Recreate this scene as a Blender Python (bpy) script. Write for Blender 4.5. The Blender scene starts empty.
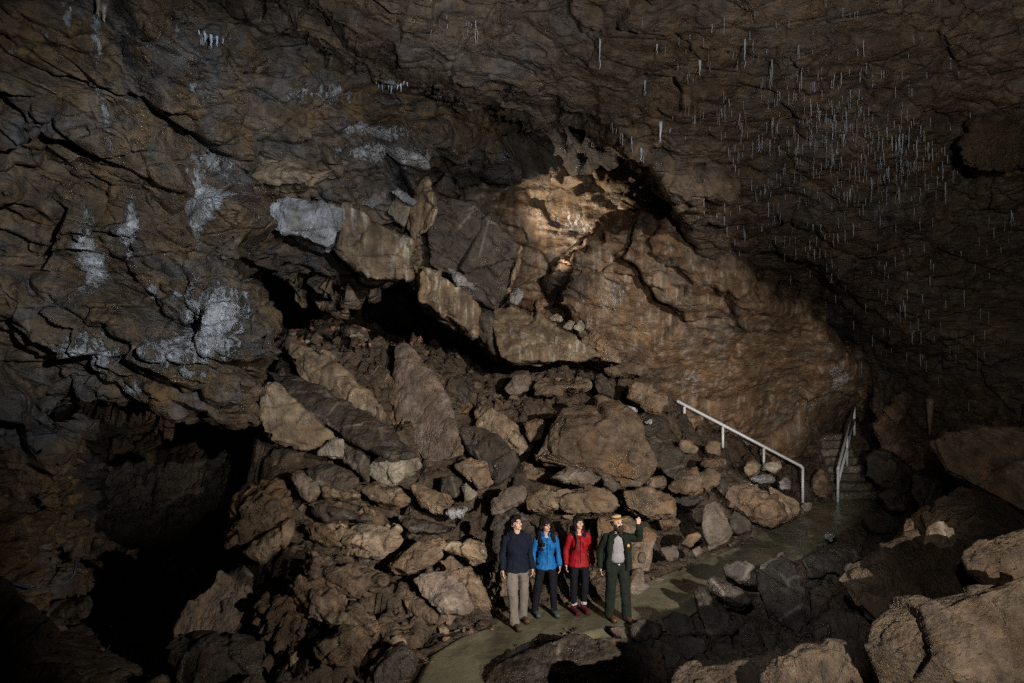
import bpy, bmesh, math, random
import numpy as np
from mathutils import Vector, Matrix, Euler
from mathutils.bvhtree import BVHTree

rng = random.Random(11)
scn = bpy.context.scene
col = scn.collection

# ------------------------------------------------------------------ camera
H = 4.68            # metres above the trail
F = 683.0           # focal length in picture pixels (24 mm on a 36 mm frame)
CX, CY = 512.0, 341.5
cd = bpy.data.cameras.new('camera'); cam = bpy.data.objects.new('camera', cd); col.objects.link(cam)
cd.lens = 24.0; cd.sensor_width = 36.0; cd.clip_start = 0.1; cd.clip_end = 200
cam.location = (0, 0, H); cam.rotation_euler = (math.radians(90), 0, 0)
scn.camera = cam

def at(px, py, Y):
    return Vector(((px - CX) / F * Y, Y, H - (py - CY) / F * Y))

# ------------------------------------------------------------------ light: a cave, lit by the photographers' lamps, added fill spots and faint ambient
w = bpy.data.worlds.new('World'); scn.world = w; w.use_nodes = True
bg = w.node_tree.nodes['Background']
bg.inputs[0].default_value = (0.55, 0.62, 0.8, 1); bg.inputs[1].default_value = 0.0032

def spot(name, loc, target, watts, deg, blend, colr, rad=0.06):
    l = bpy.data.lights.new(name, 'SPOT'); l.energy = watts; l.spot_size = math.radians(deg); l.spot_blend = blend
    l.color = colr; l.shadow_soft_size = rad
    o = bpy.data.objects.new(name, l); col.objects.link(o); o.location = loc
    o.rotation_euler = (Vector(target) - Vector(loc)).to_track_quat('-Z', 'Y').to_euler()
    return o
def bulb(name, loc, watts, colr, rad=0.05):
    l = bpy.data.lights.new(name, 'POINT'); l.energy = watts; l.color = colr; l.shadow_soft_size = rad
    o = bpy.data.objects.new(name, l); col.objects.link(o); o.location = loc
    return o
spot('flash_talus', (8.4, -5.0, 7.0), at(555, 442, 15), 20500, 37, 0.75, (1.0, 0.92, 0.82))
spot('fill_lower_left', (5.0, 3.0, 3.0), at(300, 560, 11), 2700, 34, 0.8, (1.0, 0.91, 0.80))  # added fill for rocks outside the narrow talus spot
spot('fill_back_wall', (2.2, 1.0, 4.6), at(778, 418, 19.5), 6200, 21, 0.95, (1.0, 0.89, 0.76))  # added fill, brightens the leaning wall and the handrails
spot('flash_ceiling', (3.0, 2.6, 6.0), at(700, 80, 13), 1200, 104, 0.9, (1.0, 0.93, 0.85), 0.1)
spot('flash_left_wall', (2.4, 0.6, 6.6), at(185, 240, 11), 4900, 39, 0.9, (0.84, 0.92, 1.0))
spot('fill_high_wall', (0.5, 1.0, 5.4), at(425, 115, 14), 1900, 36, 0.9, (0.86, 0.93, 1.0))  # added fill on the bedded band, softens black shadows under the edges
spot('fill_right_rocks', (0.4, 0.0, 5.8), at(985, 478, 12), 760, 36, 0.8, (1.0, 0.92, 0.82))  # added fill for the big slab at the right
spot('fill_pit', (0.0, 1.0, 5.6), at(755, 600, 12), 1500, 24, 0.8, (0.94, 0.96, 1.0))  # added fill so the pit rocks stay faintly visible
spot('fill_trail', (0.0, 1.0, 5.6), at(768, 536, 16.5), 3600, 15, 0.9, (0.97, 0.97, 0.95))  # added fill for the far trail, which flash_talus leaves in shadow
spot('flash_people', (5.0, 0.4, 5.4), at(562, 566, 11.6), 240, 14, 0.8, (0.92, 0.96, 1.0), 0.04)
spot('lamp_behind_block', at(519, 290, 18.5), at(570, 208, 18.9), 900, 74, 0.8, (1.0, 0.87, 0.68), 0.1)
scn.cycles.max_bounces = 3; scn.cycles.diffuse_bounces = 2; scn.cycles.glossy_bounces = 1
scn.cycles.use_denoising = False

vs = scn.view_settings
vs.view_transform = 'Standard'; vs.look = 'None'; vs.exposure = 0.0; vs.gamma = 1.0; vs.use_curve_mapping = False

# ------------------------------------------------------------------ numpy noise
def _hash(ix, iy, iz, s):
    h = (ix.astype(np.uint32) * np.uint32(374761393)) ^ (iy.astype(np.uint32) * np.uint32(668265263)) ^ (iz.astype(np.uint32) * np.uint32(2147483647)) ^ np.uint32(s * 1274126177 & 0xffffffff)
    h = (h ^ (h >> np.uint32(13))) * np.uint32(1274126177)
    h = (h ^ (h >> np.uint32(16))) * np.uint32(2246822519)
    return h ^ (h >> np.uint32(15))
def _u(h, k):
    h = (h ^ np.uint32(k * 0x9E3779B9 & 0xffffffff)) * np.uint32(2654435761)
    h = h ^ (h >> np.uint32(16))
    return h.astype(np.float32) / np.float32(4294967295.0)
def vnoise(p, seed=0):
    i = np.floor(p).astype(np.int64); f = (p - i).astype(np.float32)
    f = f * f * f * (f * (f * 6 - 15) + 10)
    r = 0
    for dx in (0, 1):
        wx = f[:, 0] if dx else 1 - f[:, 0]
        for dy in (0, 1):
            wy = f[:, 1] if dy else 1 - f[:, 1]
            for dz in (0, 1):
                wz = f[:, 2] if dz else 1 - f[:, 2]
                r = r + wx * wy * wz * _u(_hash(i[:, 0] + dx, i[:, 1] + dy, i[:, 2] + dz, seed), 1)
    return r * 2 - 1
def fbm(p, octv=4, seed=0, gain=0.5, ridged=False):
    a = 1.0; r = 0; tot = 0
    for o in range(octv):
        n = vnoise(p, seed + o * 7)
        if ridged: n = 1 - 2 * np.abs(n)
        r = r + a * n; tot += a; a *= gain; p = p * 2.03 + 3.7
    return r / tot
def facets(p, seed=0, jit=0.9):
    """cellular chunks: (tilted-plane height in each cell, closeness to a crack, random per cell)"""
    i = np.floor(p).astype(np.int64); n = len(p)
    f1 = np.full(n, 9e9, np.float32); f2 = f1.copy(); hh = np.zeros(n, np.uint32); rel = np.zeros((n, 3), np.float32)
    for dx in (-1, 0, 1):
        for dy in (-1, 0, 1):
            for dz in (-1, 0, 1):
                c = i + np.array((dx, dy, dz)); h = _hash(c[:, 0], c[:, 1], c[:, 2], seed)
                q = np.stack([(p[:, k] - c[:, k] - 0.5 - jit * (_u(h, k + 1) - 0.5)).astype(np.float32) for k in range(3)], 1)
                d = (q * q).sum(1)
                m = d < f1
                f2 = np.where(m, f1, np.minimum(f2, d)); f1 = np.where(m, d, f1)
                hh = np.where(m, h, hh); rel[m] = q[m]
    g = np.stack([_u(hh, 11) - 0.5, _u(hh, 12) - 0.5, _u(hh, 13) - 0.5], 1)
    return (_u(hh, 10) - 0.5) + 1.6 * (g * rel).sum(1), np.sqrt(f2) - np.sqrt(f1), _u(hh, 14)
def rotm(rx, ry, rz):
    return np.array(Euler((math.radians(rx), math.radians(ry), math.radians(rz))).to_matrix(), np.float32)

# ------------------------------------------------------------------ mesh helpers
def mesh_from(name, V, Fc, smooth=True):
    m = bpy.data.meshes.new(name)
    V = np.asarray(V, np.float32); Fc = np.asarray(Fc, np.int32); k = Fc.shape[1]
    m.vertices.add(len(V)); m.vertices.foreach_set('co', V.ravel())
    m.loops.add(Fc.size); m.loops.foreach_set('vertex_index', Fc.ravel())
    m.polygons.add(len(Fc)); m.polygons.foreach_set('loop_start', np.arange(0, Fc.size, k, dtype=np.int32))
    m.polygons.foreach_set('loop_total', np.full(len(Fc), k, np.int32))
    m.update(calc_edges=True); m.validate()
    m.polygons.foreach_set('use_smooth', np.full(len(m.polygons), smooth, bool))
    return m
def co_of(m):
    a = np.empty(len(m.vertices) * 3, np.float32); m.vertices.foreach_get('co', a); return a.reshape(-1, 3)
def nor_of(m):
    a = np.empty(len(m.vertices) * 3, np.float32); m.vertex_normals.foreach_get('vector', a); return a.reshape(-1, 3)
def set_co(m, a):
    m.vertices.foreach_set('co', np.asarray(a, np.float32).ravel()); m.update()
def attr(m, name, vals):
    a = m.attributes.new(name, 'FLOAT', 'POINT'); a.data.foreach_set('value', np.asarray(vals, np.float32))
def soften(m, d, it=2):
    e = np.empty(len(m.edges) * 2, np.int32); m.edges.foreach_get('vertices', e); e = e.reshape(-1, 2)
    n = len(m.vertices); cnt = np.bincount(e.ravel(), minlength=n) + 1.0
    for _ in range(it):
        d = (d + np.bincount(e[:, 0], d[e[:, 1]], n) + np.bincount(e[:, 1], d[e[:, 0]], n)) / cnt
    return d.astype(np.float32)
def link(name, m, mat, parent=None, **props):
    o = bpy.data.objects.new(name, m); col.objects.link(o)
    if mat is not None: m.materials.clear(); m.materials.append(mat)
    if parent is not None: o.parent = parent
    for k, v in props.items():
        if v is not None: o[k] = v
    return o
def empty(name, loc, **props):
    o = bpy.data.objects.new(name, None); col.objects.link(o); o.location = loc
    o.empty_display_size = 0.2
    for k, v in props.items():
        if v is not None: o[k] = v
    return o
def voxel(m, size, smooth_it=1):
    """closed, possibly self-crossing mesh -> one even quad skin"""
    o = bpy.data.objects.new('tmp', m); col.objects.link(o)
    md = o.modifiers.new('r', 'REMESH'); md.mode = 'VOXEL'; md.voxel_size = size; md.adaptivity = 0
    if smooth_it:
        s = o.modifiers.new('s', 'SMOOTH'); s.factor = 0.5; s.iterations = smooth_it
    dg = bpy.context.evaluated_depsgraph_get()
    out = bpy.data.meshes.new_from_object(o.evaluated_get(dg))
    bpy.data.objects.remove(o); bpy.data.meshes.remove(m)
    out.polygons.foreach_set('use_smooth', np.ones(len(out.polygons), bool))
    return out
def recentre(o):
    """origin to the foot of the thing"""
    a = co_of(o.data); c = a.mean(0); c[2] = a[:, 2].min()
    set_co(o.data, a - c); o.location = Vector(c.tolist())

# ------------------------------------------------------------------ materials
class NT:
    def __init__(s, name):
        s.m = bpy.data.materials.new(name); s.m.use_nodes = True; s.t = s.m.node_tree; s.b = s.t.nodes['Principled BSDF']
    def n(s, typ, **kw):
        nd = s.t.nodes.new(typ)
        for k, v in kw.items():
            if k.startswith('i_'):
                key = k[2:]; key = int(key) if key.isdigit() else key.replace('_', ' ')
                if isinstance(v, bpy.types.NodeSocket): s.t.links.new(v, nd.inputs[key])
                else: nd.inputs[key].default_value = v
            else: setattr(nd, k, v)
        return nd
    def noise(s, vec, scale, detail=6, rough=0.6, dist=0.0):
        return s.n('ShaderNodeTexNoise', i_Vector=vec, i_Scale=scale, i_Detail=detail, i_Roughness=rough, i_Distortion=dist).outputs[0]
    def ramp(s, fac, stops):
        r = s.n('ShaderNodeValToRGB', i_Fac=fac); e = r.color_ramp.elements
        while len(e) < len(stops): e.new(0.5)
        for el, (p, c) in zip(e, stops): el.position = p; el.color = (c + (1,)) if isinstance(c, tuple) else (c, c, c, 1)
        return r.outputs[0]
    def mix(s, a, b, fac, typ='MIX'):
        nd = s.n('ShaderNodeMix', data_type='RGBA', blend_type=typ)
        for k, v in ((0, fac), (6, a), (7, b)):
            if isinstance(v, bpy.types.NodeSocket): s.t.links.new(v, nd.inputs[k])
            else: nd.inputs[k].default_value = (v + (1,)) if isinstance(v, tuple) else v
        return nd.outputs[2]
    def math(s, op, a, b=0.0):
        nd = s.n('ShaderNodeMath', operation=op)
        for k, v in ((0, a), (1, b)):
            if isinstance(v, bpy.types.NodeSocket): s.t.links.new(v, nd.inputs[k])
            else: nd.inputs[k].default_value = v
        return nd.outputs[0]
    def scaled(s, vec, sc, rot=(0, 0, 0)):
        return s.n('ShaderNodeMapping', i_Vector=vec, i_Scale=sc, i_Rotation=tuple(math.radians(r) for r in rot)).outputs[0]
    def set(s, **kw):
        for k, v in kw.items():
            key = k.replace('_', ' ')
            if isinstance(v, bpy.types.NodeSocket): s.t.links.new(v, s.b.inputs[key])
            else: s.b.inputs[key].default_value = v

def rock_mat(name, dark, mid, light, stain=None, stain_cov=0.5, calcite=False, streak=0.0, bed=(0, 0, 0), bump=0.5, rough=(0.5, 0.9), grain=1.0, veins=0.0, bedding=1.7, crk=0.12, patch=0.0, spin=True):
    t = NT(name)
    pos = t.n('ShaderNodeNewGeometry').outputs['Position']
    oi = t.n('ShaderNodeObjectInfo').outputs['Random']
    if spin:
        pos = t.n('ShaderNodeVectorRotate', i_Vector=pos, i_Axis=(0.5, 0.62, 0.6), i_Angle=t.math('MULTIPLY', oi, 6.28)).outputs[0]
    warp = t.noise(pos, 0.9, 3)
    beds = t.scaled(pos, (0.9, 1.0, bedding), bed)
    n1 = t.noise(pos, 0.55, 5, 0.62, 0.6)
    n2 = t.noise(beds, 2.6 * grain, 9, 0.68, 0.5)
    n3 = t.noise(pos, 14 * grain, 6, 0.7)
    c = t.ramp(n2, [(0.28, dark), (0.5, mid), (0.72, light)])
    c = t.mix(c, t.ramp(n1, [(0.30, dark), (0.62, light)]), 0.42)
    if stain:
        sm = t.ramp(t.noise(pos, 1.1, 7, 0.65, 0.8), [(stain_cov - 0.05, 0.0), (stain_cov + 0.16, 1.0)])
        c = t.mix(c, stain, t.math('MULTIPLY', sm, 0.75))
    if streak > 0:
        sv = t.scaled(pos, (5.5, 5.5, 0.28), bed)
        sk = t.ramp(t.noise(sv, 1.3, 5, 0.6), [(0.52, 0.0), (0.62, 1.0)])
        c = t.mix(c, (0.40, 0.36, 0.30), t.math('MULTIPLY', sk, streak))
        sk2 = t.ramp(t.noise(t.scaled(pos, (3.2, 3.2, 0.2), bed), 1.0, 4, 0.6), [(0.50, 0.0), (0.68, 1.0)])
        c = t.mix(c, dark, t.math('MULTIPLY', sk2, min(1, streak * 1.3)))
    if veins > 0:
        vo = t.n('ShaderNodeTexVoronoi', feature='DISTANCE_TO_EDGE', i_Vector=t.mix(pos, warp, 0.18), i_Scale=1.1).outputs[0]
        vm = t.math('MULTIPLY', t.ramp(vo, [(0.0, 1.0), (0.035, 0.0)]), t.ramp(n1, [(0.45, 0.0), (0.6, 1.0)]))
        c = t.mix(c, (0.42, 0.38, 0.32), t.math('MULTIPLY', vm, veins))
    if patch > 0:
        pm = t.ramp(t.noise(t.scaled(pos, (0.8, 0.8, 1.2), bed), 0.75, 8, 0.66, 0.7), [(0.50, 0.0), (0.62, 1.0)])
        c = t.mix(c, (0.13, 0.135, 0.148), t.math('MULTIPLY', pm, patch))
    # dust, pits, speckle: real variation of the stone itself
    c = t.mix(c, t.ramp(n3, [(0.28, 0.6), (0.5, 1.0), (0.78, 1.4)]), 0.6, 'MULTIPLY')
    c = t.mix(c, t.ramp(t.noise(pos, 4.0, 7, 0.62), [(0.34, 0.42), (0.66, 1.5)]), 0.8, 'MULTIPLY')
    mud = t.ramp(t.noise(pos, 1.7, 8, 0.68, 0.5), [(0.50, 0.0), (0.60, 1.0)])
    c = t.mix(c, t.mix(dark, (0.085, 0.058, 0.036), 0.5), t.math('MULTIPLY', mud, 0.62))
    c = t.mix(c, t.ramp(oi, [(0.0, 0.72), (1.0, 1.12)]), 1.0, 'MULTIPLY')
    rg = t.ramp(t.noise(pos, 2.2, 7, 0.7), [(0.40, max(0.16, rough[0] - 0.12)), (0.58, rough[1])])
    if calcite:
        a = t.n('ShaderNodeAttribute', attribute_name='calcite').outputs['Fac']
        cn = t.noise(t.scaled(pos, (3.2, 3.2, 1.5)), 2.2, 12, 0.78, 0.5)
        cm = t.ramp(t.math('ADD', t.math('MULTIPLY', a, 0.55), t.math('SUBTRACT', t.math('MULTIPLY', cn, 1.7), 0.72)), [(0.42, 0.0), (0.50, 0.75), (0.68, 1.0)])
        cc = t.ramp(t.noise(pos, 9, 6, 0.7), [(0.3, (0.34, 0.315, 0.29)), (0.7, (0.70, 0.71, 0.74))])
        c = t.mix(c, cc, cm)
        crust = cm
        rg = t.mix(rg, 0.38 if False else (0.42, 0.42, 0.42), t.math('MULTIPLY', cm, 0.7))
    if calcite:
        c = t.mix(c, (0.030, 0.028, 0.030), t.n('ShaderNodeAttribute', attribute_name='manganese_shade').outputs['Fac'])  # dark mineral stain, and shade painted into the slot and ceiling notch
    bh = t.math('ADD', t.math('MULTIPLY', t.noise(beds, 3.4 * grain, 9, 0.62), 1.0), t.math('MULTIPLY', t.noise(pos, 22 * grain, 4, 0.6), 0.12))
    cr = t.n('ShaderNodeTexVoronoi', feature='DISTANCE_TO_EDGE', i_Vector=t.mix(beds, t.noise(pos, 2.2, 4), 0.22), i_Scale=1.25 * grain).outputs[0]
    c = t.mix(c, t.ramp(cr, [(0.0, 0.30), (0.035, 1.0)]), t.ramp(t.noise(pos, 0.8, 4), [(0.42, 0.0), (0.58, crk)]), 'MULTIPLY')
    bh = t.math('SUBTRACT', bh, t.math('MULTIPLY', t.ramp(cr, [(0.0, 1.0), (0.05, 0.0)]), 0.06 + 0.2 * crk))
    if calcite: bh = t.math('ADD', bh, t.math('MULTIPLY', crust, 0.35))
    bp = t.n('ShaderNodeBump', i_Height=bh, i_Strength=min(1.0, bump * 1.25), i_Distance=0.2).outputs[0]
    t.set(Base_Color=c, Roughness=rg, Normal=bp)
    t.b.inputs['Specular IOR Level'].default_value = 0.42
    return t.m

BED_L = (0, 24, 0)      # beds dip to the right on the left wall
M = {}
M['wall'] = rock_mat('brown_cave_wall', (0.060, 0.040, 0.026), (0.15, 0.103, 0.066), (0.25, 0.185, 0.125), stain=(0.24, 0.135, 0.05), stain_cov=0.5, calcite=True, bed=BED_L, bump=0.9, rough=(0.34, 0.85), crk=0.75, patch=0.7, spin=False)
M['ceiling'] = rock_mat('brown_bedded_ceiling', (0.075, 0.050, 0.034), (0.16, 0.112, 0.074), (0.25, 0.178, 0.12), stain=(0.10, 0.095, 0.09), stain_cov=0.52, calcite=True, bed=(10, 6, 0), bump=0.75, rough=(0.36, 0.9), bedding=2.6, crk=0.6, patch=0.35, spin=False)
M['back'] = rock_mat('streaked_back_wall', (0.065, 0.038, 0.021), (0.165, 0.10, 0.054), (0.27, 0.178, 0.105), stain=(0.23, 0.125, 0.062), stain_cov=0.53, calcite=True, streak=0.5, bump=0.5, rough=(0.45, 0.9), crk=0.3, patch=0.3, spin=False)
M['ground'] = rock_mat('muddy_rubble', (0.035, 0.024, 0.016), (0.078, 0.054, 0.036), (0.14, 0.10, 0.068), bump=0.9, grain=1.4, crk=0.4, spin=False)
M['alcove'] = rock_mat('shade_dark_alcove_rock', (0.014, 0.011, 0.009), (0.030, 0.023, 0.019), (0.055, 0.042, 0.034), bump=0.9, crk=0.4, spin=False)  # near-black colour stands in for the deep shade of the alcove
M['brown'] = rock_mat('brown_breakdown_rock', (0.07, 0.046, 0.030), (0.155, 0.106, 0.070), (0.255, 0.185, 0.125), stain=(0.23, 0.118, 0.045), stain_cov=0.54, bump=0.7, veins=0.3, rough=(0.36, 0.88))
M['grey'] = rock_mat('grey_brown_slab', (0.085, 0.064, 0.050), (0.155, 0.118, 0.093), (0.235, 0.19, 0.155), stain=(0.15, 0.095, 0.058), stain_cov=0.52, bump=0.6, grain=1.3, veins=0.3, rough=(0.38, 0.85))
M['ochre'] = rock_mat('ochre_rock', (0.10, 0.065, 0.04), (0.21, 0.143, 0.085), (0.34, 0.255, 0.165), stain=(0.17, 0.14, 0.11), stain_cov=0.5, bump=0.65, veins=0.5, rough=(0.36, 0.85))
M['pale'] = rock_mat('pale_limestone', (0.15, 0.12, 0.09), (0.32, 0.27, 0.20), (0.48, 0.43, 0.35), stain=(0.20, 0.17, 0.14), stain_cov=0.48, bump=0.7, grain=1.4)
M['white'] = rock_mat('white_calcite_rock', (0.16, 0.155, 0.16), (0.36, 0.365, 0.385), (0.58, 0.60, 0.63), stain=(0.20, 0.165, 0.13), stain_cov=0.50, bump=0.8, grain=1.6, rough=(0.3, 0.7))
M['dark'] = rock_mat('dark_shaded_limestone', (0.019, 0.016, 0.013), (0.040, 0.032, 0.026), (0.074, 0.059, 0.047), stain=(0.056, 0.038, 0.026), stain_cov=0.55, bump=0.6, rough=(0.4, 0.85), veins=0.3)  # near-black tone also paints in shade: pit, tilted block, flat slab top
M['rough'] = rock_mat('rough_mud_coated_rock', (0.036, 0.024, 0.015), (0.090, 0.061, 0.039), (0.165, 0.117, 0.075), stain=(0.15, 0.095, 0.05), stain_cov=0.52, bump=1.0, grain=2.0, rough=(0.45, 0.9))
M['streaked'] = rock_mat('streaked_block', (0.075, 0.050, 0.030), (0.16, 0.11, 0.066), (0.25, 0.18, 0.11), stain=(0.24, 0.14, 0.07), stain_cov=0.6, streak=0.85, bed=(0, 12, 0), bump=0.5, spin=False)
M['wet'] = rock_mat('wet_red_rock', (0.10, 0.055, 0.035), (0.21, 0.125, 0.085), (0.34, 0.24, 0.19), bump=1.0, grain=2.2, rough=(0.14, 0.4))
M['red'] = rock_mat('reddish_rubble', (0.15, 0.06, 0.045), (0.26, 0.115, 0.085), (0.36, 0.20, 0.15), bump=0.5, grain=2)
M['wetstep'] = rock_mat('wet_worn_steps', (0.07, 0.06, 0.05), (0.14, 0.12, 0.10), (0.22, 0.20, 0.17), bump=0.5, rough=(0.2, 0.5))
# ================================================================== large structure
def rbf(ctrl):
    c = np.array(ctrl, np.float64); xy = c[:, :2] / 300.0; n = len(c)
    def phi(a, b):
        d = np.sqrt(((a[:, None, :] - b[None, :, :]) ** 2).sum(2)); return d
    A = np.zeros((n + 3, n + 3)); A[:n, :n] = phi(xy, xy) + np.eye(n) * 1e-3
    A[:n, n] = 1; A[:n, n + 1:] = xy; A[n, :n] = 1; A[n + 1:, :n] = xy.T
    sol = np.linalg.solve(A, np.concatenate([c[:, 2], [0, 0, 0]]))
    def f(px, py):
        q = np.stack([px, py], 1) / 300.0; out = np.empty(len(q))
        for s in range(0, len(q), 40000):
            e = q[s:s + 40000]
            out[s:s + 40000] = phi(e, xy) @ sol[:n] + sol[n] + e @ sol[n + 1:]
        return out
    return f
def sdist(px, py, poly):
    """signed distance in pixels to a polygon, positive inside"""
    P = np.array(poly, np.float64); Q = np.roll(P, -1, 0)
    d = np.full(px.shape, 1e18); ins = np.zeros(px.shape, bool)
    for (ax, ay), (bx, by) in zip(P, Q):
        ex, ey = bx - ax, by - ay
        t = np.clip(((px - ax) * ex + (py - ay) * ey) / (ex * ex + ey * ey + 1e-9), 0, 1)
        d = np.minimum(d, (px - ax - t * ex) ** 2 + (py - ay - t * ey) ** 2)
        if abs(ey) > 1e-9:
            c = ((ay > py) != (by > py)) & (px < (bx - ax) * (py - ay) / ey + ax)
            ins ^= c
    return np.where(ins, 1, -1) * np.sqrt(d)

SURF = {}
def shell(name, mat, poly, ctrl, bbox, disp, step=1.7, band=16.0, lip=1.6, edge_noise=7.0, roundr=12.0, calc=None, mang_shade=None, **props):
    xs = np.arange(bbox[0], bbox[2] + step, step); ys = np.arange(bbox[1], bbox[3] + step, step)
    gx, gy = np.meshgrid(xs, ys); px, py = gx.ravel(), gy.ravel()
    Y = rbf(ctrl)(px, py)
    q = np.stack([px / 38.0, py / 38.0, np.zeros_like(px)], 1).astype(np.float32)
    sd = sdist(px, py, poly) + edge_noise * (facets(q, 5)[0] * 1.3 + 0.6 * fbm(q * 2.3, 3, 9))
    out = np.clip(-sd / band, 0, 1.3)
    Y = Y + lip * out ** 0.8 + 0.25 * np.clip(1 - sd / roundr, 0, 1) ** 2
    V = np.stack([(px - CX) / F * Y, Y, H - (py - CY) / F * Y], 1).astype(np.float32)
    nx, ny = len(xs), len(ys)
    idx = np.arange(nx * ny).reshape(ny, nx)
    Fc = np.stack([idx[:-1, :-1], idx[1:, :-1], idx[1:, 1:], idx[:-1, 1:]], -1).reshape(-1, 4)
    keep = (sd[Fc] > -band).all(1); Fc = Fc[keep]
    used = np.unique(Fc); re = np.full(nx * ny, -1); re[used] = np.arange(len(used))
    V = V[used]; Fc = re[Fc]
    m = mesh_from(name, V, Fc)
    N = nor_of(m)
    d = disp(V); d = 0.35 * d + 0.65 * soften(m, d, 1)
    set_co(m, V + N * d[:, None].astype(np.float32))
    if calc is not None:
        c = np.zeros(len(V), np.float32)
        for (cx, cy, rx, ry, s) in calc:      # stains, at their place on the wall
            c = np.maximum(c, s * np.exp(-(((px[used] - cx) / rx) ** 2 + ((py[used] - cy) / ry) ** 2)))
        attr(m, 'calcite', c)
    if mang_shade is not None:  # dark mineral patches, some of them painted shade
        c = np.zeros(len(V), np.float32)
        for (cx, cy, rx, ry, s) in mang_shade:
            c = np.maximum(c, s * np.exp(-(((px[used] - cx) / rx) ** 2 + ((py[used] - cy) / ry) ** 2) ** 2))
        attr(m, 'manganese_shade', np.clip(c + 0.35 * c * fbm(V * 2.5, 4, 77), 0, 1))
    o = link(name, m, M[mat], kind='structure', **props)
    SURF[name] = BVHTree.FromPolygons([tuple(v) for v in co_of(m).tolist()], Fc.tolist())
    return o

def disp_wall(V):
    P = V @ rotm(0, 24, 0)
    Q = P * np.array([0.55, 0.6, 1.3], np.float32)
    wv = 0.14 * np.stack([fbm(V * 0.7, 3, 1), fbm(V * 0.7, 3, 2), fbm(V * 0.7, 3, 3)], 1)
    a, e, r = facets(Q * 0.75 + wv, 21)
    b, e2, r2 = facets(Q * 2.1 + wv * 2, 22)
    c, e3, _ = facets(Q * 5.0 + wv * 4, 23)
    d = 0.60 * a + 0.26 * b + 0.11 * c + 0.06 * fbm(V * 1.4, 5, 4) + 0.045 * fbm(V * 7, 3, 5, 0.6)
    d -= 0.22 * np.exp(-(e / 0.05) ** 2) * (r > 0.35) + 0.08 * np.exp(-(e2 / 0.06) ** 2)
    return d
def disp_ceiling(V):
    P = V @ rotm(-18, 8, 12)
    Q = P * np.array([0.42, 0.62, 1.4], np.float32)
    wv = 0.22 * np.stack([fbm(V * 0.6, 3, 31), fbm(V * 0.6, 3, 32), fbm(V * 0.6, 3, 33)], 1)
    a, e, r = facets(Q * 0.8 + wv, 34)
    b, e2, r2 = facets(Q * 2.3 + wv * 2, 35)
    c, e3, _ = facets(Q * np.array([3.5, 6, 6], np.float32) + wv * 4, 36)
    d = 0.28 * a + 0.15 * b + 0.085 * c + 0.05 * fbm(V * 1.8, 5, 37) + 0.03 * fbm(V * 8, 3, 38)
    d -= 0.12 * np.exp(-(e / 0.035) ** 2) * (r > 0.4) + 0.06 * np.exp(-(e2 / 0.04) ** 2) * (r2 > 0.5)
    return d
def disp_back(V):
    Q = V * np.array([0.6, 0.6, 0.8], np.float32)
    wv = 0.10 * np.stack([fbm(V * 0.7, 3, 41), fbm(V * 0.7, 3, 42), fbm(V * 0.7, 3, 43)], 1)
    a, e, r = facets(Q * 0.55 + wv, 44)
    b, e2, r2 = facets(Q * 1.7 + wv, 45)
    S = V @ rotm(0, 14, 0) * np.array([0.9, 0.9, 5.5], np.float32)
    c, e3, _ = facets(S + wv * 2, 46)
    up = np.clip((V[:, 2] - 4.2) / 1.5, 0.12, 1)     # beds show in the upper half, the lower face is smooth
    d = 0.46 * a + (0.05 + 0.13 * up) * b + 0.13 * up * c + 0.03 * fbm(V * 1.5, 5, 47) + 0.03 * fbm(V * 8, 3, 48)
    d -= 0.16 * np.exp(-(e / 0.03) ** 2) * (r > 0.5)
    return d

# left wall, bedded band above the slot, and the high recess behind the ceiling's edge
wall_poly = [(-220, -220), (760, -220), (760, 120), (690, 200), (655, 192), (600, 190), (560, 186), (520, 172), (470, 168), (436, 178), (432, 205), (425, 262),
             (408, 272), (372, 274), (335, 282), (298, 280), (252, 268), (262, 305), (270, 338), (268, 372), (262, 396), (236, 412), (190, 409), (140, 408), (100, 402),
             (74, 398), (66, 420), (58, 450), (48, 480), (56, 520), (66, 560), (74, 592), (62, 640), (-40, 720), (-220, 720)]
wall_ctrl = [(-200, -200, 7.0), (0, 0, 8.3), (100, 100, 9.4), (200, 0, 9.9), (200, 120, 10.4), (-150, 200, 8.8), (0, 250, 10.2), (100, 250, 10.6), (180, 200, 10.9), (220, 330, 10.6), (262, 330, 11.3),
             (60, 380, 11.0), (150, 400, 11.2), (160, 340, 10.6), (0, 480, 10.6), (50, 560, 11.2), (-150, 500, 9), (0, 640, 9.6), (270, 280, 12.8), (235, 408, 11.9), (380, 275, 14.6), (350, 100, 12.9),
             (300, 60, 12.4), (250, 60, 11.2), (420, 180, 14.9), (500, 155, 16.8), (600, 155, 18.4), (660, 190, 19.6), (300, 225, 14.2), (340, 240, 14.6), (400, 200, 15.4), (268, 225, 13.6), (300, 285, 14.0), (290, 172, 12.7), (345, 172, 13.4), (400, 168, 14.2), (440, 130, 14.2), (400, 40, 13.4), (540, 60, 15), (700, 0, 16), (700, 150, 18.4), (600, 125, 17.2), (560, 140, 17.2), (520, 130, 16.4), (450, 105, 14.9), (560, 185, 19.3), (620, 188, 19.8), (480, 172, 17.6), (130, 170, 10.3), (250, 240, 11.5)]
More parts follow.
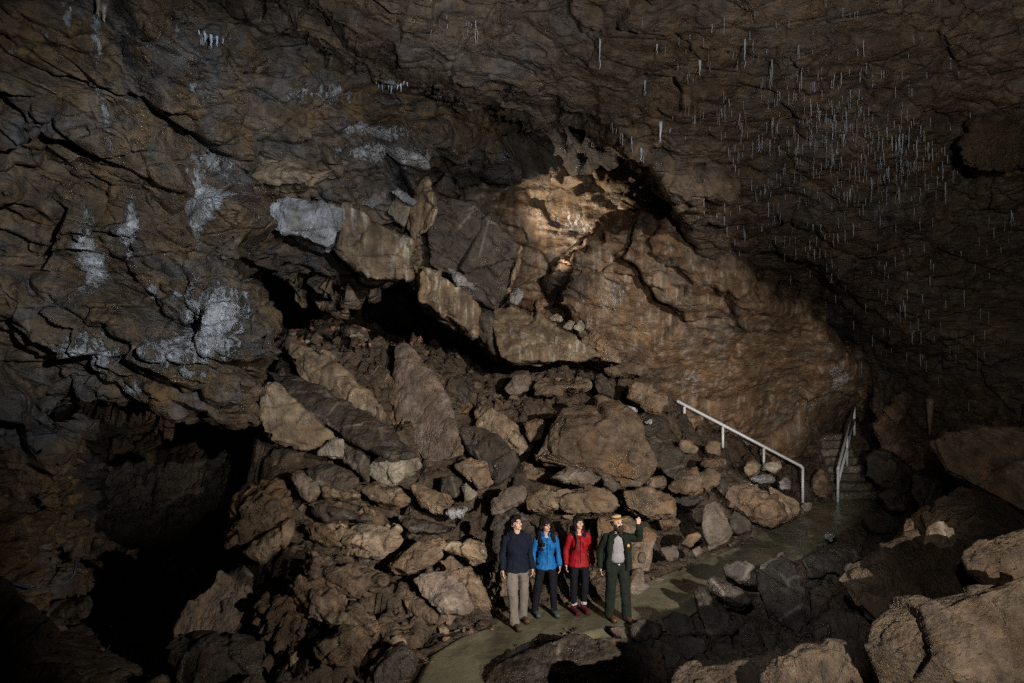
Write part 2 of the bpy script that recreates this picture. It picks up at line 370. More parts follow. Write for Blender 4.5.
shell('cave_wall', 'wall', wall_poly, wall_ctrl, (-210, -160, 750, 700), disp_wall, lip=1.9, roundr=26,
      calc=[(205, 322, 44, 48, 1.05), (200, 300, 60, 18, .8), (96, 350, 34, 24, .95), (175, 345, 40, 14, .8), (128, 230, 11, 32, 1.15), (84, 258, 15, 42, 1.1), (142, 290, 9, 14, 1.0), (203, 200, 9, 42, 1.15), (104, 40, 10, 40, .75), (70, 15, 5, 30, .8),
            (108, 120, 9, 36, .65), (180, 30, 10, 20, .55), (205, 40, 12, 8, .8), (300, 175, 20, 8, .5), (390, 150, 70, 13, .95), (370, 130, 40, 9, .9), (405, 165, 34, 6, .5), (330, 95, 70, 12, .75), (200, 85, 10, 16, .7), (215, 165, 30, 20, .75), (48, 40, 10, 8, .6), (12, 62, 8, 8, .7), (140, 385, 20, 8, .7), (470, 140, 40, 6, .3), (150, 300, 25, 40, .4), (30, 320, 20, 8, .4)],
      mang_shade=[(590, 150, 75, 34, .8), (500, 172, 60, 18, .7), (420, 190, 30, 30, .5), (320, 265, 60, 22, .6), (300, 150, 60, 12, .4), (70, 420, 60, 40, .35)])

# back wall behind the talus: warm recess on top, big leaning block at the right
back_poly = [(240, 300), (262, 255), (430, 235), (455, 172), (520, 165), (640, 172), (690, 200), (720, 300), (700, 420), (560, 560), (240, 420)]
back_ctrl = [(260, 300, 24.5), (350, 290, 25), (350, 340, 25), (440, 290, 23), (460, 190, 19.8), (500, 200, 19.3), (560, 192, 19.0), (560, 215, 19.6), (640, 190, 18.8), (530, 250, 19.8), (560, 245, 19.8), (600, 215, 19.2), (640, 215, 18.8), (600, 260, 19.6), (680, 250, 19.0),
             (700, 300, 19.6), (620, 350, 20.2), (560, 320, 19.9), (560, 450, 20.9), (300, 420, 20.4)]
shell('cave_back_wall', 'back', back_poly, back_ctrl, (225, 150, 760, 540), disp_back, lip=1.0, band=14, edge_noise=5, roundr=10,
      calc=[(575, 225, 34, 18, .6), (630, 205, 24, 14, .6), (540, 215, 30, 10, .4), (505, 270, 8, 30, .6)],
      mang_shade=[(340, 305, 140, 50, 1.0), (480, 300, 50, 60, .6)])  # shade inside the slot, painted into the wall colour
# the big wall leaning out over the rockfall at right of centre, its left edge standing in front of the lit recess
lean_poly = [(556, 300), (554, 284), (564, 268), (580, 254), (596, 236), (622, 226), (640, 208), (654, 196), (672, 214), (702, 262), (750, 288), (806, 305), (812, 318), (838, 342), (858, 366), (856, 392), (838, 408), (822, 430), (800, 447), (792, 460), (770, 520), (640, 520), (596, 420), (590, 342), (572, 322)]
lean_ctrl = [(542, 290, 18.0), (560, 262, 17.9), (600, 238, 17.7), (640, 212, 17.2), (660, 205, 16.6), (600, 275, 17.5), (570, 300, 18.3), (640, 250, 17.0), (690, 255, 16.4), (700, 285, 16.6), (760, 300, 17.1), (806, 312, 17.7), (838, 345, 18.6), (857, 370, 19.6), (838, 405, 21.2), (820, 428, 21.6), (792, 452, 21.8),
             (650, 300, 17.6), (640, 350, 18.4), (610, 360, 18.8), (680, 420, 20.6), (660, 390, 19.6), (700, 350, 18.6), (780, 350, 18.9), (730, 400, 19.9), (760, 440, 21.2), (740, 500, 22.0), (640, 500, 21.6)]
shell('cave_leaning_wall', 'back', lean_poly, lean_ctrl, (520, 175, 885, 530), disp_back, lip=2.0, band=13, edge_noise=5, roundr=12,
      calc=[(690, 380, 16, 26, .55), (612, 300, 22, 30, .5), (735, 445, 26, 18, .7), (838, 376, 14, 16, .75), (806, 405, 24, 26, .5), (700, 330, 10, 30, .35), (640, 290, 10, 30, .4)],
      mang_shade=[(565, 285, 24, 18, .8), (700, 262, 40, 14, .4), (620, 375, 50, 30, .5), (835, 445, 40, 40, .6), (600, 330, 16, 20, .3)])

# ceiling: one great bedded slab, its broken edge over the recess, running down to the far right
ceil_poly = [(225, -240), (228, -40), (235, 4), (262, 14), (300, 8), (326, 26), (343, 42), (360, 52), (379, 60), (407, 75), (442, 81), (474, 99), (494, 92), (521, 105), (553, 107), (573, 119), (592, 119), (612, 127), (628, 142), (644, 157), (657, 152),
             (668, 176), (690, 230), (702, 262), (730, 300), (800, 330), (870, 420), (900, 450), (1000, 470), (1300, 500), (1300, -240)]
def ceil_Y(px, py):
    t = (CY - py) / F
    return 10.3 / (t + 0.53)
ceil_ctrl = [(x, y, ceil_Y(x, y)) for x in (150, 400, 600, 800, 1050, 1280) for y in (-220, -60, 60)] + [(400, 75, 11.6), (500, 95, 12.2), (640, 150, 13.0), (600, 110, 12.3)] + \
            [(x, y, ceil_Y(x, y)) for x in (700, 850, 1000, 1280) for y in (130, 200, 270)] + [(700, 258, 16.8), (740, 285, 18.8), (800, 312, 20.8), (840, 345, 21.8), (870, 395, 23.2), (900, 440, 22.0), (900, 340, 18.6), (1000, 340, 17.2), (1000, 430, 18.6), (1280, 340, 15.5), (1280, 480, 16.5), (985, 130, 12.4), (1020, 165, 12.8), (970, 175, 14.3)]
shell('cave_ceiling', 'ceiling', ceil_poly, ceil_ctrl, (105, -200, 1250, 500), disp_ceiling, band=14, lip=0.9, edge_noise=6, roundr=7,
      calc=[(860, 120, 60, 18, .35), (790, 225, 60, 6, .5), (960, 180, 40, 20, .3), (960, 200, 60, 8, .3), (700, 215, 30, 8, .3), (650, 60, 20, 40, .2)],
      mang_shade=[(838, 332, 24, 22, .85), (760, 285, 40, 10, .5), (590, 112, 50, 8, .3)])  # shade of the notch beside the leaning wall, painted dark
# second, thinner bed under the ceiling's left edge
shell('cave_ceiling_bed', 'ceiling', [(205, -120), (200, 20), (212, 38), (260, 34), (312, 44), (345, 68), (376, 80), (408, 86), (450, 98), (500, 116), (545, 130), (560, 118), (480, 40), (300, -60)],
      [(140, -100, 9.4), (170, 10, 10.3), (260, 34, 11.2), (345, 66, 11.9), (408, 84, 12.6), (500, 112, 13.3), (545, 126, 13.8), (480, 40, 12.2), (300, -60, 9.8)], (120, -100, 580, 160), disp_ceiling, band=10, lip=0.8, edge_noise=6, roundr=6, calc=[(392, 84, 16, 5, .9), (206, 36, 12, 5, .9)])
# walls of the dark alcove at lower left
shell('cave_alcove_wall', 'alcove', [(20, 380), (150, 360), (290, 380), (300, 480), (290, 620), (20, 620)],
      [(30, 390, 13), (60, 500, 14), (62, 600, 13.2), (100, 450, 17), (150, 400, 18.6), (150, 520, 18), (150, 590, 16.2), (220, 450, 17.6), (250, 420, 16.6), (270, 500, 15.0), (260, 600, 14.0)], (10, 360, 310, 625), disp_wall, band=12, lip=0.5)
# low passage wall at the right, behind the boulders
shell('cave_side_wall', 'wall', [(858, 380), (880, 360), (1040, 410), (1200, 420), (1200, 700), (980, 640), (900, 560), (872, 500), (866, 440)],
      [(862, 400, 23.4), (870, 500, 22), (930, 420, 21), (930, 500, 20), (1000, 450, 17.5), (1000, 540, 16), (1180, 450, 13), (1180, 680, 12)], (850, 365, 1180, 690), disp_wall, band=12, lip=1.0, edge_noise=5, calc=[(1000, 425, 20, 6, .4)])

# ------------------------------------------------------------------ ground: one sheet of muddy rubble, its height from points of the talus
path_left = [(405, 720), (418, 680), (432, 655), (462, 636), (488, 628), (500, 612), (540, 603), (600, 604), (642, 584), (692, 563), (740, 546), (772, 526), (796, 510), (815, 503), (845, 500)]
path_right = [(475, 720), (488, 682), (498, 664), (545, 642), (602, 630), (648, 624), (690, 600), (728, 577), (768, 562), (800, 555), (820, 537), (848, 524), (864, 514), (872, 507), (880, 502)]
def flat(px, py, z=0.0):
    Y = (H - z) * F / (py - CY); return ((px - CX) / F * Y, Y)
PL = [flat(*p) for p in path_left]; PR = [flat(*p) for p in path_right]
def g(px, py, Y): v = at(px, py, Y); return (v.x, v.y, v.z)
gp = [(x, y, -0.07) for x, y in PL + PR] + [((a[0] + b[0]) / 2, (a[1] + b[1]) / 2, -0.08) for a, b in zip(PL, PR)]
gp += [g(*t) for t in [(600, 560, 12.9), (560, 540, 13.2), (520, 500, 14.0), (600, 440, 15.9), (600, 385, 18.0), (500, 385, 17.4), (400, 345, 17.8), (300, 345, 16.4), (350, 331, 16.6), (430, 333, 17.2), (285, 333, 15.8), (350, 346, 18.6), (430, 346, 19.2), (285, 352, 18.2), (262, 400, 13.7), (300, 470, 13.0), 
       (400, 520, 13.0), (300, 560, 11.2), (430, 600, 11.3), (262, 500, 12.3), (268, 620, 10.4), (720, 490, 17.4), (650, 460, 17.2), (680, 410, 19.4), (740, 440, 20), (790, 505, 18.9), (690, 540, 15.2), (640, 500, 15.2), (540, 345, 18.6), (620, 360, 18.4), (860, 500, 20.2), (885, 470, 21.4), (850, 440, 23.2),
       (930, 500, 18.5), (1000, 500, 15.0), (950, 560, 11.5), (880, 560, 13.5), (950, 650, 8), (1010, 600, 8), (740, 600, 12.9), (700, 625, 12.0), (800, 600, 12.9), (800, 650, 10.4), (860, 620, 11), (650, 660, 10.6), (130, 600, 12.6), (150, 680, 9.6), (80, 640, 10.6), (20, 640, 9.4), (560, 690, 9.4), (330, 700, 8.8), (560, 760, 7.6), (800, 720, 7.6), (1100, 700, 6.0), (0, 720, 8.0)]]
gp += [(-5.75, 13.6, -.1), (-5.6, 12.6, -.1), (-5.35, 11.7, -.1), (-5.0, 10.9, -.1), (-7, 14.5, -.1), (-8, 13.5, -.1), (-6.6, 15.5, 0.0)]
gp += [(-6, 3, 0.6), (0, 4, 0.6), (6, 3, 1.6), (-14, 8, 2), (14, 10, 3), (14, 20, 3), (-14, 18, 3), (0, 24, 5.5), (-6, 22, 6), (8, 25, 3), (-2, 6.5, 0.3), (3, 6.0, 0.7)]
gA = np.array(gp, np.float64)
def thin_plate(P):
    n = len(P); xy = P[:, :2]
    d = np.sqrt(((xy[:, None] - xy[None]) ** 2).sum(2))
    A = np.zeros((n + 3, n + 3)); A[:n, :n] = d - np.eye(n) * 0.02; A[:n, n] = 1; A[:n, n + 1:] = xy; A[n, :n] = 1; A[n + 1:, :n] = xy.T
    s = np.linalg.solve(A, np.concatenate([P[:, 2], [0, 0, 0]]))
    def f(q):
        o = np.empty(len(q))
        for k in range(0, len(q), 40000):
            e = q[k:k + 40000]
            o[k:k + 40000] = np.sqrt(((e[:, None] - xy[None]) ** 2).sum(2)) @ s[:n] + s[n] + e @ s[n + 1:]
        return o
    return f
hgt = thin_plate(gA)
st = 0.055
xs = np.arange(-13, 13.01, st); ys = np.arange(3, 24.5, st)
gx, gy = np.meshgrid(xs, ys); q = np.stack([gx.ravel(), gy.ravel()], 1)
pathpoly = PL + PR[::-1]
psd = sdist(q[:, 0], q[:, 1], pathpoly)
hz = hgt(q)
away = np.clip((-psd - 0.05) / 0.5, 0, 1)
alc = np.exp(-(((q[:, 0] + 6.2) / 1.5) ** 2 + ((q[:, 1] - 11.2) / 2.2) ** 2))     # smooth mud floor of the alcove
amp = away * (1 - 0.9 * np.clip(alc * 1.6, 0, 1))
q3 = np.concatenate([q, hz[:, None]], 1).astype(np.float32)
a1, e1, r1 = facets(q3 * 1.5, 61); a2, e2, r2 = facets(q3 * 3.6, 62); a3, e3, r3 = facets(q3 * 8, 63)
hz = hz + amp * (0.32 * a1 + 0.17 * a2 + 0.06 * a3 - 0.14 * np.exp(-(e1 / 0.08) ** 2) - 0.08 * np.exp(-(e2 / 0.1) ** 2)) + 0.02 * fbm(q3 * 2, 4, 64)
hz = hz - 0.16 * amp
hz = np.where(psd > -0.02, np.minimum(hz, -0.03), hz)
nx, ny = len(xs), len(ys); idx = np.arange(nx * ny).reshape(ny, nx)
GF = np.stack([idx[:-1, :-1], idx[:-1, 1:], idx[1:, 1:], idx[1:, :-1]], -1).reshape(-1, 4)
GV = np.concatenate([q, hz[:, None]], 1)
gm = mesh_from('ground', GV, GF); link('ground', gm, M['ground'], kind='structure')
SURF['ground'] = BVHTree.FromPolygons([tuple(v) for v in GV.tolist()], GF.tolist())

# ------------------------------------------------------------------ trail of wet trodden mud
t = NT('wet_trail_mud')
pos = t.n('ShaderNodeNewGeometry').outputs['Position']
c = t.ramp(t.noise(t.scaled(pos, (1.2, 0.5, 1)), 1.1, 8, 0.6, 0.8), [(0.3, (0.085, 0.077, 0.048)), (0.55, (0.165, 0.15, 0.098)), (0.75, (0.25, 0.228, 0.165))])
c = t.mix(c, t.ramp(t.noise(pos, 5, 5, 0.6), [(0.3, 0.8), (0.7, 1.2)]), 0.6, 'MULTIPLY')
t.set(Base_Color=c, Roughness=t.ramp(t.noise(pos, 1.6, 6, 0.65), [(0.44, 0.10), (0.62, 0.42)]),
      Normal=t.n('ShaderNodeBump', i_Height=t.noise(pos, 3, 6, 0.55), i_Strength=0.45, i_Distance=0.08).outputs[0])
M['trail'] = t.m
def dens(pl, n):
    a = np.array(pl); s = np.linspace(0, len(a) - 1, n); i = np.minimum(s.astype(int), len(a) - 2); f = (s - i)[:, None]
    return a[i] * (1 - f) + a[i + 1] * f
n = 420; A, B = dens(PL, n), dens(PR, n)
wob = np.stack([np.linspace(0, 60, n), np.zeros(n), np.zeros(n)], 1).astype(np.float32)
k = 40
u = np.linspace(-0.12, 1.12, k)
ea = 0.10 * fbm(wob, 4, 71)[:, None]; eb = 0.10 * fbm(wob, 4, 72)[:, None]
pts = []
for j in u:
    p = A * (1 - j) + B * j
    pts.append(np.concatenate([p, np.zeros((n, 1))], 1))
PV = np.stack(pts, 1).reshape(-1, 3).astype(np.float32)
edge = np.minimum(np.tile(u, n), 1 - np.tile(u, n))
PV[:, 2] = 0.008 + 0.02 * fbm(PV * 1.5, 4, 73) - 0.10 * np.clip((0.02 - edge) / 0.1, 0, 1)
idx = np.arange(n * k).reshape(n, k)
PF = np.stack([idx[:-1, :-1], idx[:-1, 1:], idx[1:, 1:], idx[1:, :-1]], -1).reshape(-1, 4)
link('path', mesh_from('path', PV, PF), M['trail'], kind='structure')
SURF['path'] = BVHTree.FromPolygons([tuple(v) for v in PV.tolist()], PF.tolist())
# ================================================================== breakdown boulders (each one a thing)
CROP = {'A0': (0, 0, 1), 'A1': (240, 320, 4.267), 'A2': (440, 360, 4.267), 'A3': (220, 460, 3.596), 'A4': (620, 430, 4.88), 'A5': (620, 530, 3.94), 'A6': (800, 360, 4.268), 'A7': (0, 540, 3.94), 'A8': (380, 560, 3.657),
        'B1': (240, 150, 3.414), 'B2': (420, 170, 3.416)}
ROCKS = []          # (object, short phrase)
def hull_mesh(P):
    bm = bmesh.new()
    for p in P: bm.verts.new(p)
    r = bmesh.ops.convex_hull(bm, input=bm.verts)
    bmesh.ops.delete(bm, geom=[v for v in bm.verts if not v.link_faces], context='VERTS')
    bmesh.ops.recalc_face_normals(bm, faces=bm.faces)
    bmesh.ops.triangulate(bm, faces=bm.faces)
    m = bpy.data.meshes.new('hull'); bm.to_mesh(m); bm.free(); return m
def stone_skin(m, vox, size, seed, rough=1.0, lay=0.0, bed=(0, 20, 0)):
    m = voxel(m, vox, 2)
    V = co_of(m); N = nor_of(m)
    s = 1.0 / max(min(size, 2.2), 0.05); size = min(size, 1.5)
    R = rotm(seed * 37 % 50 - 25, seed * 53 % 50 - 25, seed * 71 % 90)
    Q = (V @ R) * s
    a, e, r = facets(Q * 1.9, seed); b, e2, r2 = facets(Q * 5.0 * np.array([1, 1.4, 1], np.float32), seed + 1)
    d = size * rough * (0.078 * a + 0.036 * b - 0.025 * np.exp(-(e / 0.06) ** 2) * (r > 0.6))
    d = d + 0.010 * fbm(V * 6, 4, seed + 2, 0.55) + rough * (0.010 * fbm(V * 3, 3, seed + 2) + 0.018 * size * fbm(Q * 2.5, 3, seed + 3))
    if lay > 0:
        L = V @ rotm(*bed)
        c, e3, _ = facets(L * np.array([2.2, 2.2, 9.0], np.float32) + 0.3 * fbm(V * 2, 2, 9)[:, None], seed + 4)
        d = d + lay * (0.09 * c - 0.05 * np.exp(-(e3 / 0.08) ** 2))
    d = 0.5 * d + 0.5 * soften(m, d, 1)
    set_co(m, V + N * d[:, None].astype(np.float32))
    return m
def rock(crop, pts, Y, mat, label, th=0.8, gy=0.4, gx=0.0, bulge=0.12, cat='boulder', name='boulder', group=None, rough=1.0, lay=0.0, bed=(0, 20, 0), seed=None, shrink=0.62, drop=0.1):
    x0, y0, s = CROP[crop]
    seed = seed or (len(ROCKS) * 13 + 101)
    r = random.Random(seed)
    P = [(x0 + u / s, y0 + v / s) for u, v in pts]
    cx = sum(p[0] for p in P) / len(P); cy = sum(p[1] for p in P) / len(P)
    k = Y / F
    size = max(max(p[0] for p in P) - min(p[0] for p in P), max(p[1] for p in P) - min(p[1] for p in P)) * k
    pts3 = []
    for (x, y) in P:
        dY = -gy * (y - cy) * k + gx * (x - cx) * k + r.uniform(-.04, .04) * size
        pts3.append(at(x, y, Y + dY))
    # a few inner corners make broad flat faces that meet in sharp edges
    inner = r.sample(P, min(len(P), 4)) if shrink < .8 else P
    for (x, y) in inner:
        if True:
            f_ = shrink * r.uniform(.55, 1.1) if shrink < .8 else shrink
            sx, sy = cx + (x - cx) * f_, cy + (y - cy) * f_
            dY = -gy * (sy - cy) * k + gx * (sx - cx) * k - bulge * size * r.uniform(0.6, 1.2)
            pts3.append(at(sx, sy, Y + dY))
    for (x, y) in P:
        sx, sy = cx + (x - cx) * 0.78, cy + (y - cy) * 0.78
        v = at(sx, sy, Y + th - gy * (sy - cy) * k); v.z -= drop * th; pts3.append(v)
    m = stone_skin(hull_mesh(pts3), max(0.015, 1.45 * k, size / 180), size, seed, rough, lay, bed)
    o = link(name, m, M[mat], label=label, category=cat, group=group)
    recentre(o); ROCKS.append(o); return o

# --- upper left blocks round the slot
rock('B1', [(85, 185), (120, 170), (200, 172), (300, 180), (352, 195), (335, 325), (300, 345), (200, 300), (120, 265)], 12.9, 'white', 'bluish white block of limestone left of the striped block', th=1.2, gy=-.1, gx=.25, bulge=.06)
rock('B1', [(356, 186), (400, 200), (500, 265), (602, 322), (580, 432), (440, 442), (395, 410), (328, 348)], 13.4, 'streaked', 'tilted brown block with pale vertical streaks above the dark slot', th=1.6, gy=-.15, gx=.1, bulge=.03, shrink=.8)
rock('B1', [(38, 95), (60, 50), (90, 26), (150, 38), (210, 70), (250, 88), (320, 66), (270, 100), (240, 122), (170, 128), (80, 112)], 12.4, 'ochre', 'ochre rock jutting from the wall above the bluish white block', th=.9, gy=.2)
rock('B1', [(640, 92), (668, 195), (650, 250), (602, 318), (560, 265), (600, 180), (615, 120)], 14.6, 'streaked', 'narrow leaning brown slab right of the white fragments', th=.6, gy=.1, gx=-.6, bulge=.03)
rock('B1', [(420, 150), (470, 130), (500, 140), (500, 165), (455, 205), (410, 185)], 14.4, 'white', 'small bluish white fragment behind the top of the streaked block', th=.5, gy=.3, cat='rock', name='rock')
rock('B1', [(515, 140), (540, 125), (605, 175), (595, 185), (560, 180)], 14.4, 'white', 'thin white fragment lodged beside the narrow leaning slab', th=.3, gy=.3, cat='rock', name='rock')
rock('B1', [(530, 150), (560, 175), (590, 195), (560, 262), (500, 215), (510, 190)], 14.6, 'pale', 'pale tan fragment wedged under the thin white fragment', th=.4, gy=.2, cat='rock', name='rock')
rock('B2', [(30, 95), (110, 90), (185, 98), (250, 165), (342, 258), (318, 350), (300, 440), (255, 470), (180, 430), (90, 360), (30, 330), (10, 220)], 15.4, 'dark', 'huge dark tilted block in front of the lit recess', th=4.2, gy=-.35, gx=.12, bulge=.03, shrink=.85, lay=.3, bed=(0, 40, 0))
rock('B2', [(0, 330), (60, 350), (130, 390), (210, 470), (190, 570), (125, 510), (60, 470), (0, 440)], 14.9, 'streaked', 'streaked block under the huge dark tilted block', th=4.0, gy=.05, bulge=.05)
rock('B2', [(90, 330), (140, 350), (200, 410), (185, 410), (120, 395)], 14.85, 'white', 'white flake on the lower edge of the huge dark block', th=.3, gy=.2, cat='rock', name='rock')
rock('B2', [(305, 425), (335, 395), (357, 425), (330, 462), (305, 455)], 15.5, 'white', 'bright white chunk at the foot of the lit recess', th=.35, cat='rock', name='rock')
rock('B2', [(350, 258), (338, 262), (300, 400), (298, 430), (308, 428), (330, 350)], 15.9, 'ochre', 'upright thin sliver of rock above the bright white chunk', th=.25, gy=0, cat='rock', name='rock')
rock('B2', [(255, 470), (300, 455), (380, 490), (470, 540), (560, 590), (625, 632), (560, 650), (440, 655), (320, 660), (275, 640), (240, 520)], 15.7, 'streaked', 'long sloping slab below the bright white chunk', th=1.8, gy=.75, gx=.1, bulge=.06)
rock('B2', [(195, 490), (245, 480), (275, 560), (280, 640), (235, 620), (195, 560)], 15.9, 'dark', 'dark upright block left of the long sloping slab', th=4)
for P_, l_ in (([(435, 505), (455, 490), (485, 498), (490, 515), (450, 520)], 'left'), ([(485, 540), (510, 510), (530, 520), (515, 545)], 'middle'), ([(520, 540), (545, 510), (567, 535), (550, 560)], 'right')):
    rock('B2', P_, 16.4, 'pale', 'small pale chunk on top of the long sloping slab, %s one of three' % l_, th=.3, cat='rock', name='rock', group='pale chunks on the long sloping slab')
rock('B2', [(545, 580), (590, 540), (650, 590), (690, 660), (620, 655)], 16.4, 'brown', 'brown block at the right end of the long sloping slab', th=1.0)
# --- upper talus
rock('A1', [(655, 120), (678, 95), (705, 88), (745, 115), (830, 225), (880, 310), (918, 400), (958, 575), (840, 615), (785, 612), (730, 540), (685, 470), (650, 230)], 14.9, 'grey', 'tall triangular grey brown slab leaning on the rockfall', th=1.1, gy=.55, gx=-.1, bulge=.03, shrink=.86, rough=.7)
rock('A1', [(550, 230), (570, 208), (600, 205), (660, 238), (690, 400), (672, 475), (640, 450), (590, 390)], 15.1, 'brown', 'brown slab pressed against the left side of the triangular slab', th=.8, gy=.4, gx=-.4, bulge=.04)
rock('A1', [(198, 110), (220, 98), (260, 98), (330, 125), (372, 150), (400, 180), (480, 235), (530, 290), (568, 350), (576, 408), (500, 372), (440, 340), (360, 305), (250, 250), (220, 190)], 14.6, 'ochre', 'long ochre slab lying left of the triangular slab', th=.9, gy=.5, bulge=.08)
rock('A1', [(92, 205), (130, 225), (240, 245), (330, 275), (430, 335), (550, 395), (700, 520), (756, 578), (640, 590), (520, 540), (430, 500), (330, 440), (200, 320)], 13.6, 'dark', 'big dark flat topped slab below the long ochre slab', th=1.3, gy=1.5, gx=.1, bulge=.03, shrink=.85, rough=.7)
rock('A1', [(78, 330), (100, 265), (130, 258), (200, 330), (280, 400), (360, 455), (425, 502), (370, 555), (290, 567), (180, 522), (95, 480)], 12.9, 'ochre', 'ochre brown slab face under the dark flat topped slab', th=1.0, gy=.2, gx=.25, bulge=.05)
rock('A1', [(322, 572), (380, 506), (442, 508), (440, 590), (400, 572)], 12.75, 'pale', 'pale broken corner right of the ochre brown slab face', th=.5, gy=.1, cat='rock', name='rock')
rock('A1', [(430, 520), (500, 500), (560, 560), (545, 690), (470, 610), (440, 600)], 13.0, 'dark', 'dark block beside the pale block end', th=.9)
rock('A1', [(580, 592), (640, 584), (760, 588), (776, 622), (740, 650), (665, 684), (620, 705), (548, 662), (560, 620)], 13.0, 'pale', 'pale block end sticking out below the dark flat topped slab', th=.9, gy=.1, bulge=.06)
rock('A1', [(845, 235), (900, 225), (945, 245), (985, 330), (1000, 420), (920, 445), (880, 330)], 16.0, 'dark', 'dark slab right of the triangular slab', th=.8)
rock('A1', [(320, 130), (350, 120), (420, 150), (400, 175)], 15.0, 'ochre', 'small ochre wedge on top of the long ochre slab', th=.3, cat='rock', name='rock')
rock('A1', [(570, 365), (600, 360), (625, 410), (600, 440), (575, 410)], 14.6, 'brown', 'small brown rock between the long ochre slab and the triangular slab', th=.3, cat='rock', name='rock')
rock('A1', [(10, 380), (60, 345), (90, 370), (70, 450), (10, 440)], 12.8, 'brown', 'brown block at the left end of the ochre brown slab face', th=.6)
# --- central talus
rock('A2', [(500, 270), (520, 205), (620, 195), (690, 175), (760, 190), (805, 215), (850, 250), (890, 360), (922, 440), (900, 480), (850, 522), (760, 520), (690, 470), (600, 440), (520, 400), (450, 425), (385, 425), (440, 340)], 14.3, 'brown', 'big domed brown boulder above the people', th=1.6, gy=.45, bulge=.16, rough=1.1)
rock('A2', [(405, 105), (440, 80), (520, 78), (600, 85), (640, 100), (620, 122), (500, 142), (400, 152)], 16.5, 'brown', 'flat brown slab over a dark gap behind the domed boulder', th=.9, gy=.7)
rock('A2', [(270, 120), (310, 70), (390, 60), (395, 112), (340, 150), (290, 145)], 16.8, 'grey', 'grey rock left of the flat brown slab', th=.6)
rock('A2', [(150, 225), (165, 195), (195, 195), (260, 260), (330, 290), (380, 360), (395, 390), (340, 418), (290, 350), (250, 290), (170, 272)], 15.2, 'ochre', 'bent ochre slab left of the domed boulder', th=.7, gy=.4)
rock('A2', [(345, 265), (400, 250), (442, 245), (446, 330), (385, 346), (370, 300)], 15.1, 'brown', 'small square brown block touching the domed boulder', th=.5, cat='rock', name='rock')
rock('A2', [(85, 300), (110, 280), (150, 275), (240, 310), (300, 380), (335, 430), (300, 480), (230, 522), (190, 420), (110, 372)], 14.3, 'dark', 'dark rounded boulder right of the triangular slab foot', th=.9, bulge=.18)
rock('A2', [(58, 450), (130, 418), (200, 440), (226, 530), (170, 560), (130, 520)], 13.8, 'brown', 'brown block in front of the dark rounded boulder', th=.6)
rock('A2', [(0, 500), (60, 490), (100, 520), (95, 560), (60, 590), (0, 560)], 13.5, 'dark', 'dark rock left of the pale tan lump', th=.6, cat='rock', name='rock')
rock('A2', [(85, 540), (110, 525), (160, 570), (140, 600), (110, 600)], 13.3, 'pale', 'pale tan lump under the brown block', th=.3, cat='rock', name='rock')
rock('A2', [(215, 640), (222, 610), (262, 550), (310, 540), (365, 542), (370, 600), (310, 602), (270, 650), (216, 672)], 13.2, 'grey', 'grey arched rock above the young man in the navy hoodie', th=.8, gy=.3)
rock('A2', [(465, 505), (500, 470), (540, 450), (640, 460), (690, 500), (660, 540), (600, 545), (540, 520)], 13.8, 'grey', 'grey flat rock under the domed boulder', th=.7)
rock('A2', [(365, 600), (375, 575), (460, 540), (540, 530), (620, 535), (700, 555), (780, 620), (740, 652), (620, 655), (480, 645), (370, 640)], 13.2, 'brown', 'long brown ledge rock just above the heads of the women', th=.9, gy=.3, lay=.4)
rock('A2', [(680, 480), (740, 500), (780, 540), (740, 560), (700, 530)], 13.9, 'grey', 'small grey rock at the lower right of the domed boulder', th=.4, cat='rock', name='rock')
rock('A2', [(870, 500), (960, 490), (970, 540), (880, 545)], 14.4, 'brown', 'flat brown rock right of the domed boulder base', th=.4, cat='rock', name='rock')
rock('A2', [(780, 560), (900, 545), (1000, 600), (1000, 660), (880, 670), (800, 620)], 14.0, 'brown', 'broad brown rock between the ranger and the domed boulder', th=.8)
rock('A2', [(800, 150), (830, 92), (890, 100), (970, 150), (978, 190), (930, 232), (880, 222)], 16.8, 'brown', 'layered brown rock near the top of the handrail', th=.8, lay=.5)
rock('A2', [(830, 240), (900, 228), (965, 232), (982, 270), (930, 300), (880, 330), (850, 290)], 16.4, 'dark', 'dark rock carrying a white patch near the handrail', th=.6)
rock('A2', [(862, 262), (912, 247), (906, 277), (880, 275)], 16.1, 'white', 'small bright white stone on the dark rock near the handrail', th=.12, cat='rock', name='rock')
rock('A2', [(785, 190), (830, 198), (848, 222), (820, 220)], 16.3, 'white', 'small bluish white stone right of the domed boulder top', th=.15, cat='rock', name='rock')
rock('A2', [(660, 60), (690, 55), (750, 130), (740, 170), (690, 150), (660, 110)], 16.9, 'dark', 'dark pointed rock right of the flat brown slab', th=.7)
rock('A2', [(620, 0), (760, -20), (880, 20), (890, 60), (760, 70), (660, 45)], 17.8, 'brown', 'brown ledge rock at the foot of the back wall', th=.9)
# --- lower left talus
rock('A3', [(10, 250), (25, 190), (60, 130), (100, 85), (150, 60), (232, 75), (258, 160), (240, 200), (180, 240), (120, 270), (100, 302), (20, 312)], 11.5, 'brown', 'rugged brown boulder at the edge of the dark alcove', th=1.2, gy=.4, bulge=.12, rough=1.3, lay=.5, bed=(0, -30, 0))
rock('A3', [(78, 330), (120, 290), (200, 258), (266, 198), (272, 250), (232, 310), (160, 366), (110, 350)], 11.2, 'ochre', 'ochre slab edge below the rugged brown boulder', th=.8, gy=.3)
rock('A3', [(252, 60), (270, 35), (292, 30), (352, 82), (362, 122), (322, 156), (290, 130)], 12.0, 'grey', 'grey wedge shaped rock left of the dark ledge rock', th=.5, gx=.3, cat='rock', name='rock')
rock('A3', [(300, 40), (360, 15), (450, 20), (522, 90), (508, 120), (370, 100)], 12.3, 'dark', 'dark ledge rock over the thin pale ledge', th=.9, gy=.9)
